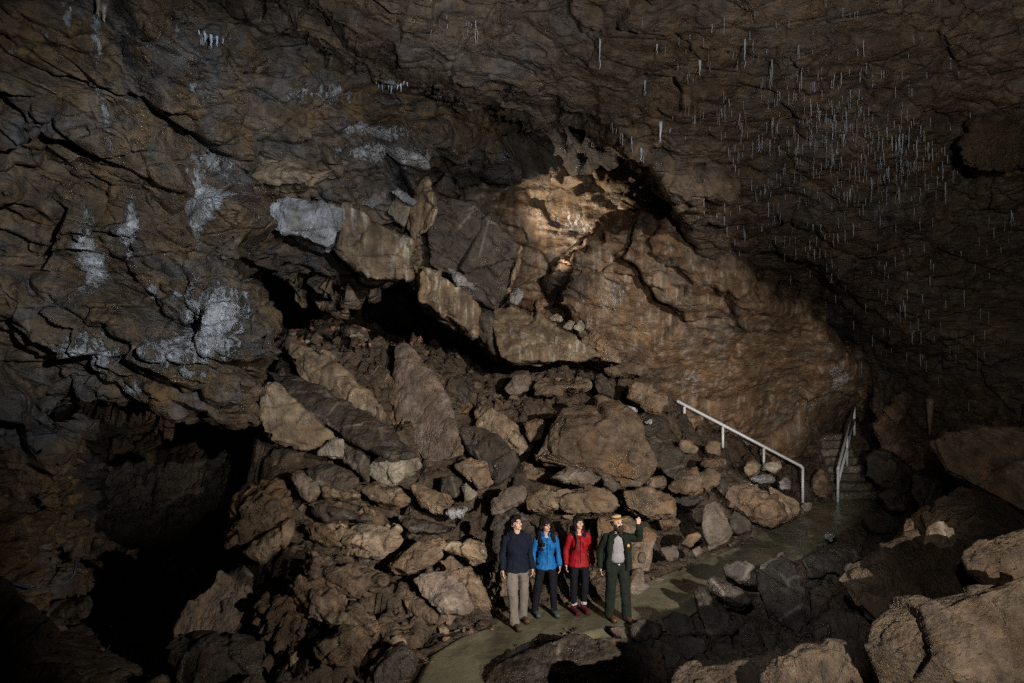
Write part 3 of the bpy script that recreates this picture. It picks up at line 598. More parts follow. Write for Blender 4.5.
rock('A3', [(366, 98), (440, 108), (510, 122), (504, 142), (430, 136), (368, 132)], 12.1, 'ochre', 'thin pale tan ledge under the dark ledge rock', th=.7, gy=.1, cat='rock', name='rock')
rock('A3', [(680, 95), (700, 82), (790, 115), (812, 160), (806, 206), (760, 190), (720, 162)], 12.7, 'ochre', 'ochre block with a white broken end', th=.6, gy=.3)
rock('A3', [(804, 190), (830, 172), (890, 170), (872, 205), (832, 216)], 12.55, 'white', 'white broken end of calcite on the ochre block', th=.3, cat='rock', name='rock')
rock('A3', [(500, 100), (560, 85), (650, 110), (690, 150), (640, 170), (560, 150)], 12.6, 'brown', 'brown rock between the thin ledge and the ochre block', th=.7)
rock('A3', [(640, 200), (760, 210), (860, 240), (800, 265), (700, 262), (650, 235)], 12.4, 'dark', 'dark flat rock below the ochre block', th=.8, gy=.8)
rock('A3', [(340, 180), (390, 165), (480, 195), (560, 210), (480, 215), (380, 212)], 12.1, 'dark', 'dark overhung rock above the orange brown boulder', th=.7)
rock('A3', [(378, 232), (420, 218), (500, 222), (600, 228), (645, 245), (662, 290), (620, 325), (580, 352), (480, 342), (400, 302)], 11.6, 'ochre', 'broad orange brown boulder in the lower left rockfall', th=1.0, gy=.4, rough=1.2)
rock('A3', [(300, 240), (340, 225), (390, 240), (440, 310), (380, 310), (320, 280)], 11.6, 'brown', 'brown rock left of the broad orange brown boulder', th=.7)
rock('A3', [(598, 385), (640, 340), (700, 305), (792, 268), (832, 300), (765, 362), (672, 412)], 11.5, 'brown', 'sloping brown rock above the grey boulder', th=.8, gy=.7)
rock('A3', [(800, 320), (830, 292), (905, 285), (972, 310), (992, 350), (930, 372)], 11.8, 'ochre', 'tan rock left of the young man in the navy hoodie', th=.6)
rock('A3', [(780, 362), (830, 330), (900, 390), (950, 460), (992, 530), (960, 550), (920, 540), (880, 440)], 11.9, 'brown', 'brown rock curving over the grey boulder', th=.8)
rock('A3', [(688, 425), (712, 410), (745, 402), (812, 394), (872, 440), (918, 530), (900, 555), (862, 562), (800, 552), (720, 490)], 11.1, 'grey', 'smooth grey boulder beside the bend of the trail', th=.9, gy=.7, bulge=.08, rough=.7)
rock('A3', [(278, 380), (300, 350), (335, 345), (470, 370), (590, 402), (602, 442), (500, 482), (400, 472), (300, 422)], 10.4, 'brown', 'layered brown slab topping the lower left pile', th=1.0, gy=.6, lay=.8, bed=(0, 28, 0))
rock('A3', [(242, 450), (270, 425), (310, 425), (440, 490), (560, 560), (584, 610), (545, 662), (420, 642), (330, 562), (270, 510)], 10.0, 'brown', 'layered brown boulder with pale glints below the topping slab', th=1.0, gy=.5, lay=.9, bed=(0, 30, 0))
rock('A3', [(118, 520), (165, 465), (200, 475), (260, 510), (312, 562), (300, 640), (260, 690), (150, 660), (110, 590)], 9.9, 'rough', 'jagged brown boulder right of the grey slab in the lower left', th=.9, gy=.5, rough=1.4, lay=.9, bed=(0, -55, 0))
rock('A3', [(395, 620), (420, 600), (500, 600), (560, 650), (500, 740), (360, 740), (330, 680)], 9.5, 'brown', 'brown boulder at the bottom edge left of the trail', th=.9, gy=.6, lay=.5)
rock('A3', [(640, 455), (700, 470), (780, 545), (830, 575), (760, 600), (690, 560), (640, 500)], 11.1, 'brown', 'low brown rock under the smooth grey boulder', th=.6, gy=.8)
rock('A7', [(680, 360), (700, 320), (790, 200), (845, 130), (895, 145), (900, 180), (985, 190), (992, 290), (942, 340), (900, 400), (862, 460), (790, 492), (700, 400)], 10.1, 'grey', 'flat grey slab tilted towards the dark pool', th=.8, gy=.6, gx=.1, bulge=.03, shrink=.85, rough=.7)
rock('A7', [(640, 425), (690, 380), (790, 490), (880, 450), (960, 370), (1030, 420), (1010, 620), (720, 620)], 9.6, 'dark', 'dark boulder under the flat grey slab', th=.8, gy=.6)
rock('A7', [(900, 130), (960, 90), (1010, 160), (990, 200), (905, 180)], 10.9, 'dark', 'dark rock behind the top of the flat grey slab', th=.7)
rock('A7', [(-60, 140), (20, 165), (80, 215), (140, 290), (205, 370), (180, 430), (90, 470), (30, 530), (-60, 560)], 9.2, 'rough', 'brown boulder at the left edge beside the dark pool', th=1.0, gy=.6, rough=1.1)
rock('A7', [(60, 500), (140, 470), (280, 480), (340, 560), (320, 640), (40, 640)], 8.9, 'rough', 'low brown boulder in the bottom left corner', th=.9, gy=.9)
rock('A7', [(150, 290), (210, 250), (330, 215), (360, 240), (340, 290), (200, 320)], 11.0, 'dark', 'low dark rock at the left side of the alcove floor', th=.7, gy=.8)
rock('A8', [(265, 290), (290, 265), (335, 250), (388, 272), (372, 300), (300, 312)], 11.0, 'wet', 'small dark wet rock at the edge of the trail', th=.4, gy=.6, cat='rock', name='rock')
rock('A8', [(0, 350), (40, 310), (85, 290), (132, 350), (130, 412), (60, 460), (-40, 470), (-40, 390)], 9.6, 'dark', 'dark boulder bordering the left side of the trail', th=.8, gy=.6)
# --- right of the people, under the handrail
rock('A4', [(285, 60), (292, 45), (342, 45), (387, 90), (372, 116), (296, 102)], 17.2, 'ochre', 'orange brown rock under the top of the handrail', th=.5, cat='rock', name='rock')
rock('A4', [(415, 78), (440, 50), (492, 58), (492, 126), (420, 116)], 17.6, 'brown', 'square brown rock at the second handrail post', th=.5, cat='rock', name='rock')
rock('A4', [(385, 168), (410, 140), (470, 138), (522, 146), (512, 172), (440, 202)], 17.0, 'brown', 'flat brown rock below the square rock', th=.6, cat='rock', name='rock')
rock('A4', [(110, 70), (150, 30), (190, 18), (245, 60), (312, 120), (328, 222), (272, 252), (220, 225), (165, 160)], 16.2, 'dark', 'dark slab right of the domed boulder', th=.8, gy=.7, bulge=.04)
rock('A4', [(232, 280), (280, 230), (332, 188), (378, 174), (388, 240), (412, 306), (320, 312), (262, 302)], 15.9, 'brown', 'faceted brown rock below the dark slab', th=.8)
rock('A4', [(108, 235), (160, 228), (228, 262), (205, 287), (118, 278)], 15.7, 'brown', 'small flat brown rock left of the faceted rock', th=.5, cat='rock', name='rock')
rock('A4', [(380, 220), (430, 180), (492, 212), (482, 262), (420, 302)], 16.6, 'brown', 'brown rock above the big banded boulder', th=.6)
rock('A4', [(440, 255), (520, 190), (580, 210), (642, 252), (560, 284), (510, 342), (470, 300)], 17.0, 'dark', 'dark slab topping the big banded boulder', th=.8, gy=.7)
rock('A4', [(500, 330), (522, 270), (580, 255), (642, 260), (742, 300), (770, 360), (800, 420), (760, 452), (722, 452), (620, 412), (540, 372)], 16.6, 'brown', 'big banded brown boulder at the inner curve of the trail', th=1.2, gy=.45, lay=.5, rough=1.2)
rock('A4', [(725, 270), (770, 300), (850, 350), (882, 382), (830, 442), (772, 452), (740, 400), (735, 330)], 16.9, 'ochre', 'tan right end of the banded boulder by the trail', th=.8, gy=.3)
rock('A4', [(608, 190), (620, 155), (650, 138), (692, 170), (682, 202), (632, 232)], 17.6, 'ochre', 'ochre brown rock left of the pale rock by the handrail', th=.5, cat='rock', name='rock')
rock('A4', [(698, 168), (730, 152), (782, 150), (792, 186), (750, 212), (712, 192)], 17.8, 'pale', 'pale rock beneath the third handrail post', th=.4, cat='rock', name='rock')
rock('A4', [(768, 255), (790, 232), (812, 220), (836, 250), (832, 290), (790, 296)], 17.8, 'white', 'bluish white stone near the foot of the handrail', th=.4, cat='rock', name='rock')
rock('A4', [(620, 235), (700, 215), (770, 235), (760, 255), (680, 258)], 17.5, 'white', 'thin bluish white streaked ledge left of the bluish white stone', th=.3, cat='rock', name='rock')
rock('A4', [(400, 420), (418, 360), (456, 338), (484, 345), (522, 410), (548, 500), (522, 542), (440, 592), (408, 512)], 14.4, 'grey', 'upright grey triangular slab standing at the trail edge', th=.5, gy=.3, bulge=.03, shrink=.85, rough=.7)
rock('A4', [(360, 405), (415, 385), (402, 450), (370, 456)], 14.9, 'brown', 'small brown rock left of the upright grey slab', th=.4, cat='rock', name='rock')
rock('A4', [(530, 425), (560, 390), (640, 440), (645, 492), (580, 512), (545, 492)], 15.6, 'dark', 'dark block right of the upright grey slab', th=.7)
rock('A4', [(178, 432), (235, 402), (302, 440), (280, 472), (200, 482)], 14.4, 'brown', 'brown block left of the upright grey slab', th=.6)
rock('A4', [(190, 575), (230, 560), (282, 566), (292, 620), (232, 642)], 13.3, 'grey', 'small grey rock at the trail edge right of the ranger', th=.4, cat='rock', name='rock')
rock('A4', [(290, 560), (320, 520), (380, 490), (398, 522), (342, 572)], 14.0, 'brown', 'brown rock between the small grey rock and the upright slab', th=.5, cat='rock', name='rock')
rock('A4', [(345, 585), (392, 560), (404, 600), (370, 622)], 13.8, 'grey', 'little grey stone at the foot of the upright slab', th=.3, cat='rock', name='rock')
rock('A4', [(86, 620), (95, 596), (122, 590), (130, 640), (95, 650)], 13.0, 'grey', 'little grey stone close to the right of the ranger', th=.3, cat='rock', name='rock')
rock('A4', [(-10, 350), (0, 310), (80, 295), (150, 288), (260, 330), (272, 402), (180, 432), (80, 422)], 14.3, 'brown', 'wide brown rock up the slope right of the ranger', th=.8, gy=.6)
rock('A4', [(50, 495), (90, 475), (132, 468), (192, 520), (150, 562), (60, 542)], 13.3, 'brown', 'brown rock level with the raised hand of the ranger', th=.5)
rock('A4', [(878, 370), (905, 352), (942, 350), (937, 386), (902, 402)], 18.4, 'pale', 'small pale stone at the base of the last handrail post', th=.3, cat='rock', name='rock')
rock('A4', [(260, 330), (330, 318), (420, 330), (370, 370), (300, 375)], 15.2, 'dark', 'dark flat rock over the brown block', th=.7, gy=.8)
# --- behind the people
rock('A8', [(690, 190), (735, 130), (760, 104), (802, 170), (818, 196), (780, 205)], 12.4, 'grey', 'grey rock with a pale vein between the red jacket and the ranger', th=.6)
rock('A8', [(560, 195), (585, 150), (625, 105), (662, 100), (684, 190)], 12.5, 'grey', 'grey rock behind the legs of the women', th=.6)
rock('A8', [(430, 120), (440, 40), (470, 30), (560, 90), (550, 190), (470, 200)], 12.5, 'brown', 'brown rock behind the legs of the young man', th=.6)
rock('A8', [(900, 110), (918, 50), (935, 30), (958, 22), (980, 95), (935, 132)], 12.7, 'grey', 'grey rock behind the right leg of the ranger', th=.6)
rock('A0', [(488, 540), (496, 515), (512, 505), (530, 520), (535, 560), (505, 575)], 13.0, 'dark', 'dark rock behind the head of the young man', th=.7)
rock('A0', [(600, 520), (630, 515), (655, 535), (650, 570), (618, 585), (600, 560)], 13.2, 'brown', 'brown rock behind the shoulder of the ranger', th=.7)
# --- dark pit right of the trail
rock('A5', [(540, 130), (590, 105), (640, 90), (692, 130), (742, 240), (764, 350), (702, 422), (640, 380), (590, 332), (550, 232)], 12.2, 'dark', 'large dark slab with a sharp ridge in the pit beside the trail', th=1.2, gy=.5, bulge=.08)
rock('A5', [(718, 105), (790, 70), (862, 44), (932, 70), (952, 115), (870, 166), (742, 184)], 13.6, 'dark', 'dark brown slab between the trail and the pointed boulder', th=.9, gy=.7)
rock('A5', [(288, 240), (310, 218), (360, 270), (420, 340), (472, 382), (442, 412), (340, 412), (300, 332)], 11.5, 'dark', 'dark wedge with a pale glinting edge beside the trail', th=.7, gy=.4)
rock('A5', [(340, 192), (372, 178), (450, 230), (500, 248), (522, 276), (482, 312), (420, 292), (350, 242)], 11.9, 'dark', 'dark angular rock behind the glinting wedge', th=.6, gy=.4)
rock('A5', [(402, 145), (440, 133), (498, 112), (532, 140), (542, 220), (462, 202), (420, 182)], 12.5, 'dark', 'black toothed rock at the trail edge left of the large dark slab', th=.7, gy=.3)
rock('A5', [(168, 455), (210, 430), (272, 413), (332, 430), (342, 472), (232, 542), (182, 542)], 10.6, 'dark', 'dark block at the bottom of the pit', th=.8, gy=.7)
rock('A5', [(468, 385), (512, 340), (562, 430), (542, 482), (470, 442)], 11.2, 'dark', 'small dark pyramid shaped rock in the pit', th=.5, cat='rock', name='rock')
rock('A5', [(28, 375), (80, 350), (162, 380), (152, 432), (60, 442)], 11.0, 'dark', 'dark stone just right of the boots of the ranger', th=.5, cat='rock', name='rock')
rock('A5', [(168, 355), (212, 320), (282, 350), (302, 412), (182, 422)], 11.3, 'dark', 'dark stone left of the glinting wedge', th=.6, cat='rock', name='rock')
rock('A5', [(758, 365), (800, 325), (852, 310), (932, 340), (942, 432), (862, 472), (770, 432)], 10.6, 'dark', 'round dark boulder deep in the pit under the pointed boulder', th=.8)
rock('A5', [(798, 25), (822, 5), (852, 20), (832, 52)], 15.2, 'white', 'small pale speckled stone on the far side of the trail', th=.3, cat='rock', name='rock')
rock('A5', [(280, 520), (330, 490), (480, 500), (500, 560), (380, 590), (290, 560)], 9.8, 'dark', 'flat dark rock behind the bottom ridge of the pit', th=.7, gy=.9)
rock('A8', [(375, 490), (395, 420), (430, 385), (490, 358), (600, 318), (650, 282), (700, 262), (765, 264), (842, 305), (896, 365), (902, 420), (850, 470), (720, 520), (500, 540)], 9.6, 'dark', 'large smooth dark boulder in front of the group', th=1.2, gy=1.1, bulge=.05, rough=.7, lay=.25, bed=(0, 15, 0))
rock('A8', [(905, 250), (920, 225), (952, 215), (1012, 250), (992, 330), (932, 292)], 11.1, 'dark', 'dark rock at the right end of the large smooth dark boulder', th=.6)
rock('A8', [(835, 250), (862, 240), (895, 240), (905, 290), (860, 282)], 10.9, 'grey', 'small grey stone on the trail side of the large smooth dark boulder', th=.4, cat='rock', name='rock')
rock('A5', [(200, 640), (215, 590), (242, 548), (292, 540), (342, 580), (420, 570), (530, 540), (600, 508), (640, 560), (600, 680), (300, 700)], 7.2, 'rough', 'rough brown ridge of rock at the bottom edge', th=1.0, gy=.7, rough=0.9)
rock('A5', [(570, 560), (610, 505), (702, 458), (782, 448), (860, 460), (902, 472), (972, 450), (1000, 520), (990, 680), (600, 700)], 7.0, 'rough', 'rough mud coated boulder at the bottom right of the pit', th=1.1, gy=.6, rough=0.9)
# --- right foreground and passage
rock('A6', [(558, 345), (575, 325), (622, 308), (722, 288), (830, 288), (960, 300), (1120, 300), (1120, 720), (980, 650), (830, 582), (700, 512), (622, 472), (590, 402)], 12.2, 'brown', 'big smooth brown slab jutting in from the right', th=1.6, gy=.3, gx=-.15, bulge=.08, rough=.7)
rock('A6', [(528, 665), (560, 620), (600, 588), (690, 523), (830, 580), (1000, 660), (1090, 730), (960, 790), (760, 800), (560, 740)], 11.3, 'rough', 'rough brown boulder under the big smooth slab', th=1.2, gy=.7, rough=1.2)
rock('A6', [(313, 235), (335, 225), (357, 235), (375, 280), (392, 302), (462, 312), (527, 360), (532, 422), (502, 462), (420, 412), (352, 372), (338, 312)], 18.6, 'wet', 'wet glistening reddish rock beside the stone steps', th=.9, gy=.3, rough=1.4)
rock('A6', [(288, 420), (350, 375), (420, 415), (502, 462), (482, 562), (400, 565), (280, 492)], 18.8, 'dark', 'dark block under the wet reddish rock', th=.9)
rock('A6', [(360, 215), (400, 150), (450, 130), (500, 150), (440, 240), (390, 285)], 19.8, 'brown', 'brown folded rock above the wet reddish rock', th=.9, lay=.5)
rock('A6', [(300, 190), (320, 110), (350, 120), (365, 220), (330, 230)], 20.2, 'dark', 'dark narrow pillar rock right of the second handrail', th=.6)
rock('A6', [(60, 490), (85, 470), (122, 468), (142, 550), (120, 590), (80, 592), (50, 560)], 20.0, 'brown', 'brown block between the two handrails', th=.6)
rock('A6', [(0, 560), (25, 520), (50, 545), (60, 600), (10, 600)], 19.8, 'dark', 'dark stone at the foot of the first handrail', th=.5, cat='rock', name='rock')
rock('A6', [(270, 690), (285, 650), (352, 640), (422, 690), (400, 740), (300, 730)], 15.6, 'dark', 'dark rock on the far right edge of the trail', th=.6)
rock('A6', [(330, 570), (400, 555), (480, 570), (470, 640), (380, 650)], 17.2, 'dark', 'dark boulder below the stone steps', th=.7)
rock('A6', [(470, 560), (500, 480), (560, 480), (620, 520), (600, 600), (520, 640)], 15.5, 'dark', 'dark rock in the shadow left of the big smooth slab', th=.8)
rock('A0', [(838, 580), (846, 572), (862, 568), (890, 550), (918, 533), (964, 543), (974, 580), (940, 600), (902, 612), (878, 620), (858, 606)], 10.0, 'rough', 'pointed brown boulder overhanging the pit', th=1.2, gy=.7, rough=1.1)
rock('A0', [(922, 540), (930, 524), (948, 522), (958, 545), (940, 556), (925, 552)], 10.2, 'ochre', 'small tan rock on top of the pointed boulder', th=.4, cat='rock', name='rock')
rock('A0', [(962, 552), (985, 538), (1030, 524), (1060, 540), (1060, 600), (1000, 600), (968, 570)], 8.3, 'rough', 'rough tan boulder at the right edge', th=.9, gy=.5, rough=0.9)
rock('A0', [(866, 645), (872, 622), (885, 610), (898, 602), (930, 598), (962, 598), (1000, 588), (1060, 570), (1060, 720), (960, 720), (884, 690)], 6.9, 'rough', 'huge rough mud coated boulder in the lower right corner', th=1.4, gy=.45, bulge=.12, rough=0.9)
rock('A0', [(890, 545), (905, 520), (930, 505), (950, 520), (930, 545)], 11.6, 'brown', 'brown rock between the pointed boulder and the rough boulder', th=.6)
# slab hanging from the ceiling
rock('A0', [(963, 140), (972, 122), (985, 124), (1000, 110), (1040, 100), (1070, 150), (1030, 166), (1008, 160), (996, 170), (978, 165), (967, 162)], 11.9, 'rough', 'flat slab hanging from the ceiling at the right edge', th=.9, gy=-.2, bulge=.02, rough=.8, lay=.8, bed=(0, -8, 0))
# ================================================================== loose filler stones between the boulders
bvh_all = []
def first_hit(px, py, names):
    o = Vector((0, 0, H)); d = (at(px, py, 1.0) - o).normalized(); best = None
    for nme in names:
        h = SURF[nme].ray_cast(o, d)
        if h[0] is not None and (best is None or h[3] < best[3]): best = h
    return best
protos = {}
def proto(mat, k):
    if (mat, k) not in protos:
        r = random.Random(k * 97 + len(mat))
        P = []
        ax = (1.0, r.uniform(.6, .95), r.uniform(.35, .7))
        for i in range(9):
            v = Vector((r.gauss(0, 1), r.gauss(0, 1), r.gauss(0, 1))).normalized()
            mx = max(abs(v.x), abs(v.y), abs(v.z)); v = v * (0.55 + 0.45 / mx) * 0.5 * r.uniform(.75, 1.0)
            P.append((v.x * ax[0], v.y * ax[1], v.z * ax[2]))
        m = stone_skin(hull_mesh(P), 0.024, 1.0, k * 7 + 400, 0.55)
        m.materials.clear(); m.materials.append(M[mat]); protos[(mat, k)] = m
    return protos[(mat, k)]
tone_word = {'brown': 'brown', 'grey': 'grey', 'dark': 'dark', 'ochre': 'tan', 'red': 'reddish', 'pale': 'pale', 'rough': 'muddy', 'white': 'white'}
def scatter(n, region, mats, smin, smax, label, group, seed, sink=0.02, avoid=None):
    r = random.Random(seed); made = 0; tries = 0
    xs_ = [p[0] for p in region]; ys_ = [p[1] for p in region]
    while made < n and tries < n * 40:
        tries += 1
        px, py = r.uniform(min(xs_), max(xs_)), r.uniform(min(ys_), max(ys_))
        if sdist(np.array([px]), np.array([py]), region)[0] < 0: continue
        h = first_hit(px, py, ['ground'])
        if h is None: continue
        if sdist(np.array([h[0].x]), np.array([h[0].y]), pathpoly)[0] > -0.12: continue
        s = smin * (smax / smin) ** (r.random() ** 1.6)
        mat = r.choice(mats); k = r.randrange(7)
        o = bpy.data.objects.new('rock', proto(mat, k)); col.objects.link(o)
        o.location = h[0] + Vector((0, 0, s * sink)); o.scale = (s, s, s)
        o.rotation_euler = (r.gauss(0.35, .35), r.gauss(0, .35), r.uniform(0, 6.28))
        o['label'] = label; o['category'] = 'rock'; o['group'] = group
        made += 1
scatter(34, [(470, 345), (600, 360), (690, 400), (680, 470), (560, 500), (500, 470), (450, 400)], ['brown', 'brown', 'dark', 'grey'], .3, 1.0, 'broken rock filling the gaps of the upper rockfall below the back wall', 'loose rocks of the upper rockfall', 3)
scatter(36, [(240, 470), (400, 480), (500, 500), (500, 620), (430, 640), (330, 680), (220, 660), (230, 560)], ['brown', 'brown', 'brown', 'dark', 'ochre'], .25, .9, 'broken rock filling the gaps of the lower left rockfall', 'loose rocks of the lower left rockfall', 4)
scatter(60, [(500, 500), (650, 480), (800, 480), (800, 520), (720, 560), (640, 590), (500, 605)], ['brown', 'brown', 'grey', 'dark'], .18, .6, 'broken rock on the slope between the trail and the handrail', 'loose rocks between trail and handrail', 5)
scatter(34, [(640, 600), (760, 560), (860, 520), (900, 560), (870, 660), (700, 680), (620, 660)], ['dark'], .25, .8, 'dark broken rock in the pit right of the trail', 'dark loose rocks in the pit', 6)
scatter(60, [(275, 328), (360, 325), (452, 327), (455, 345), (360, 346), (280, 346)], ['red', 'red', 'brown', 'pale'], .16, .42, 'reddish stone in the rubble bank under the dark slot', 'reddish stones under the dark slot', 7)
scatter(25, [(840, 470), (960, 470), (950, 560), (870, 540)], ['dark', 'brown'], .3, .8, 'dark broken rock beside the low passage at the right', 'loose rocks by the low passage', 8)
scatter(18, [(380, 350), (500, 350), (480, 420), (430, 420)], ['brown', 'dark'], .3, .7, 'broken rock right of the tall triangular slab', 'loose rocks beside the triangular slab', 9)
scatter(12, [(20, 590), (200, 585), (180, 640), (60, 660)], ['dark'], .15, .4, 'dark stone lying on the floor of the alcove', 'stones on the alcove floor', 10)

r = random.Random(77)
for side_, line in (('far', dens(PL, 200)), ('near', dens(PR, 200))):
    for i in range(44):
        q_ = line[r.randrange(20, 198)]; sz = 0.05 * (4.2 ** r.random())
        o = bpy.data.objects.new('pebble', proto(r.choice(('dark', 'grey', 'brown')), r.randrange(7))); col.objects.link(o)
        o.location = (q_[0] + r.gauss(0, .10), q_[1] + r.gauss(0, .14), 0.004 + sz * .16); o.scale = (sz, sz, sz)
        o.rotation_euler = (r.gauss(0, .3), r.gauss(0, .3), r.uniform(0, 6.28))
        o['label'] = 'small stone along the %s edge of the wet trail' % side_; o['category'] = 'stone'; o['group'] = 'stones on the %s trail edge' % side_

# ------------------------------------------------------------------ stone steps at the end of the trail
stp = empty('stone_steps', at(862, 503, 20.0), label='narrow flight of dark worn stone steps climbing beside the second handrail', category='steps')
sr = random.Random(5)
for i in range(9):
    c = at(860 + i * 0.7, 503, 20.0) + Vector((0.02 * i, 0.30 * i, 0.21 * i))
    wdt = 0.62 - 0.02 * i
    P = []
    for sx in (-1, -.3, .35, 1):
        for sy in (0, 1):
            for sz in (0, 1):
                P.append((c.x + sx * wdt + sr.uniform(-.06, .06), c.y + sy * .6 + sr.uniform(-.05, .03) * (sy == 0), c.z - .22 + sz * .24 + sr.uniform(-.025, .025)))
    m = stone_skin(hull_mesh(P), 0.04, 0.6, 900 + i, 0.5)
    set_co(m, co_of(m) - np.array(stp.location[:], np.float32))
    link('step', m, M['wetstep'] if 'wetstep' in M else M['dark'], stp)

# ------------------------------------------------------------------ handrails
t = NT('galvanised_steel')
pos = t.n('ShaderNodeNewGeometry').outputs['Position']
t.set(Base_Color=t.ramp(t.noise(pos, 30, 4), [(0.3, (0.58, 0.62, 0.67)), (0.7, (0.78, 0.82, 0.88))]), Roughness=t.ramp(t.noise(pos, 12, 4), [(0.3, 0.35), (0.7, 0.6)]), Metallic=0.1)
M['steel'] = t.m
def tube_mesh(path, r, seg=10):
    V = []; Fc = []
    path = [Vector(p) for p in path]; n = len(path)
    up0 = Vector((0.31, 0.2, 0.93))
    for i, p in enumerate(path):
        d = (path[min(i + 1, n - 1)] - path[max(i - 1, 0)]).normalized()
        a = d.cross(up0)
        if a.length < 1e-3: a = d.cross(Vector((1, 0, 0)))
        a.normalize(); b = d.cross(a)
        rr = r[i] if isinstance(r, (list, tuple)) else r
        for k in range(seg):
            an = 2 * math.pi * k / seg; V.append(p + a * math.cos(an) * rr + b * math.sin(an) * rr)
    for i in range(n - 1):
        for k in range(seg):
            k2 = (k + 1) % seg; Fc.append((i * seg + k, i * seg + k2, (i + 1) * seg + k2, (i + 1) * seg + k))
    V.append(path[0]); V.append(path[-1]); c0 = len(V) - 2; c1 = len(V) - 1
    bm = bmesh.new(); vs_ = [bm.verts.new(v) for v in V]
    for f in Fc: bm.faces.new([vs_[i] for i in f])
    for k in range(seg):
        k2 = (k + 1) % seg; bm.faces.new((vs_[c0], vs_[k2], vs_[k])); bm.faces.new((vs_[c1], vs_[(n - 1) * seg + k], vs_[(n - 1) * seg + k2]))
    bmesh.ops.recalc_face_normals(bm, faces=bm.faces)
    m = bpy.data.meshes.new('tube'); bm.to_mesh(m); bm.free()
    m.polygons.foreach_set('use_smooth', np.ones(len(m.polygons), bool)); return m
def rail_part(nm, path, r, root):
    m = tube_mesh([Vector(p) - root.location for p in path], r); return link(nm, m, M['steel'], root)
b0 = at(802.5, 500, 19.6); t0 = at(803, 467, 19.6); t1 = at(677, 401, 19.6)
hr = empty('handrail', b0, label='pale metal handrail sloping up to the left over the rockfall', category='handrail')
bend = [t0 + Vector((0, 0, -.06)), t0 + Vector((-.015, 0, -.015)), t0 + (t1 - t0).normalized() * .07, t1]
rail_part('rail', bend, 0.043, hr)
for (px, yb, dep) in ((803, 504, 19.6), (764, 470, 19.6), (723, 452, 19.6), (684.5, 438, 19.6)):
    f = (803 - px) / (803 - 677); top = t0.lerp(t1, f) + Vector((0, 0, -.05)); bot = at(px, yb, 19.6); bot.x = top.x
    pp = rail_part('post', [bot, top], 0.036, hr)
    link('foot_plate', tube_mesh([bot - hr.location, bot - hr.location + Vector((0, 0, .02))], 0.09, 12), M['steel'], pp)
a0 = at(838, 503, 19.9); a1 = at(838.3, 469, 19.9); a2 = at(854.5, 405, 22.6); m1 = at(838.3, 483, 19.9); m2 = at(854.8, 419, 22.6)
h2 = empty('handrail', a0, label='grey double metal handrail climbing steeply beside the stone steps', category='handrail')
rail_part('rail', [a1, a1.lerp(a2, .03), a2], 0.042, h2)
rail_part('rail', [m1, m2], 0.036, h2)
rail_part('post', [a0, a1], 0.040, h2)
p2 = a1.lerp(a2, .52); rail_part('post', [p2 + Vector((0, 0, -1.0)), p2], 0.036, h2)
rail_part('post', [a2 + Vector((0, 0, -1.0)), a2], 0.036, h2)

# ------------------------------------------------------------------ cable in the left corner
t = NT('blue_black_cable'); t.set(Base_Color=(0.03, 0.045, 0.08, 1), Roughness=0.45); M['cable'] = t.m
cp = []
for px, py in [(-30, 576), (0, 581), (18, 585), (38, 590), (55, 588), (68, 582), (74, 574), (76, 560)]:
    cp.append(at(px, py, 9.9 + px * 0.01))
o = link('cable', tube_mesh(cp, 0.018, 8), M['cable'], label='thin dark blue cable hanging along the left wall above the floor', category='cable')
recentre(o)

# ------------------------------------------------------------------ soda straws and stalactites on the ceiling
t = NT('wet_calcite')
pos = t.n('ShaderNodeNewGeometry').outputs['Position']
t.set(Base_Color=t.ramp(t.noise(pos, 3, 4), [(0.3, (0.30, 0.34, 0.40)), (0.7, (0.60, 0.67, 0.76))]), Roughness=0.28)
t.b.inputs['Subsurface Weight'].default_value = 0.0
M['calcite'] = t.m
t = NT('tan_calcite')
pos = t.n('ShaderNodeNewGeometry').outputs['Position']
t.set(Base_Color=t.ramp(t.noise(pos, 5, 4), [(0.3, (0.17, 0.13, 0.09)), (0.7, (0.36, 0.30, 0.23))]), Roughness=0.35)
M['tancalcite'] = t.m
straw_meshes = []
for k in range(5):
    r = random.Random(k + 50); n = 7; pth = []; rad = []
    for i in range(n):
        f = i / (n - 1); pth.append((r.uniform(-.012, .012) * f, r.uniform(-.012, .012) * f, -f))
        rad.append((0.5 + 0.5 * (1 - f) ** 1.5 + r.uniform(-.08, .08)) if k < 3 else (1 - 0.85 * f))
    straw_meshes.append((pth, rad))
_sm = {}
def straw(px, py, length, radius, label, group, mat='calcite', kind=0, surf=('cave_ceiling', 'cave_ceiling_bed'), cat='stalactite', name='stalactite'):
    h = first_hit(px, py, surf)
    if h is None: return None
    key = (kind, mat, round(radius, 4), round(length, 2))
    if key not in _sm:
        pth, rad = straw_meshes[kind]
        m = tube_mesh([(p[0], p[1], p[2] * length) for p in pth], [a * radius for a in rad], 7)
        m.materials.clear(); m.materials.append(M[mat]); _sm[key] = m
    o = bpy.data.objects.new(name, _sm[key]); col.objects.link(o)
    o.location = h[0] + (h[1] * 0 if h[1] is None else Vector((0, 0, 0.04))); o.rotation_euler = (0, 0, px)
    o['label'] = label; o['category'] = cat; o['group'] = group
    return o
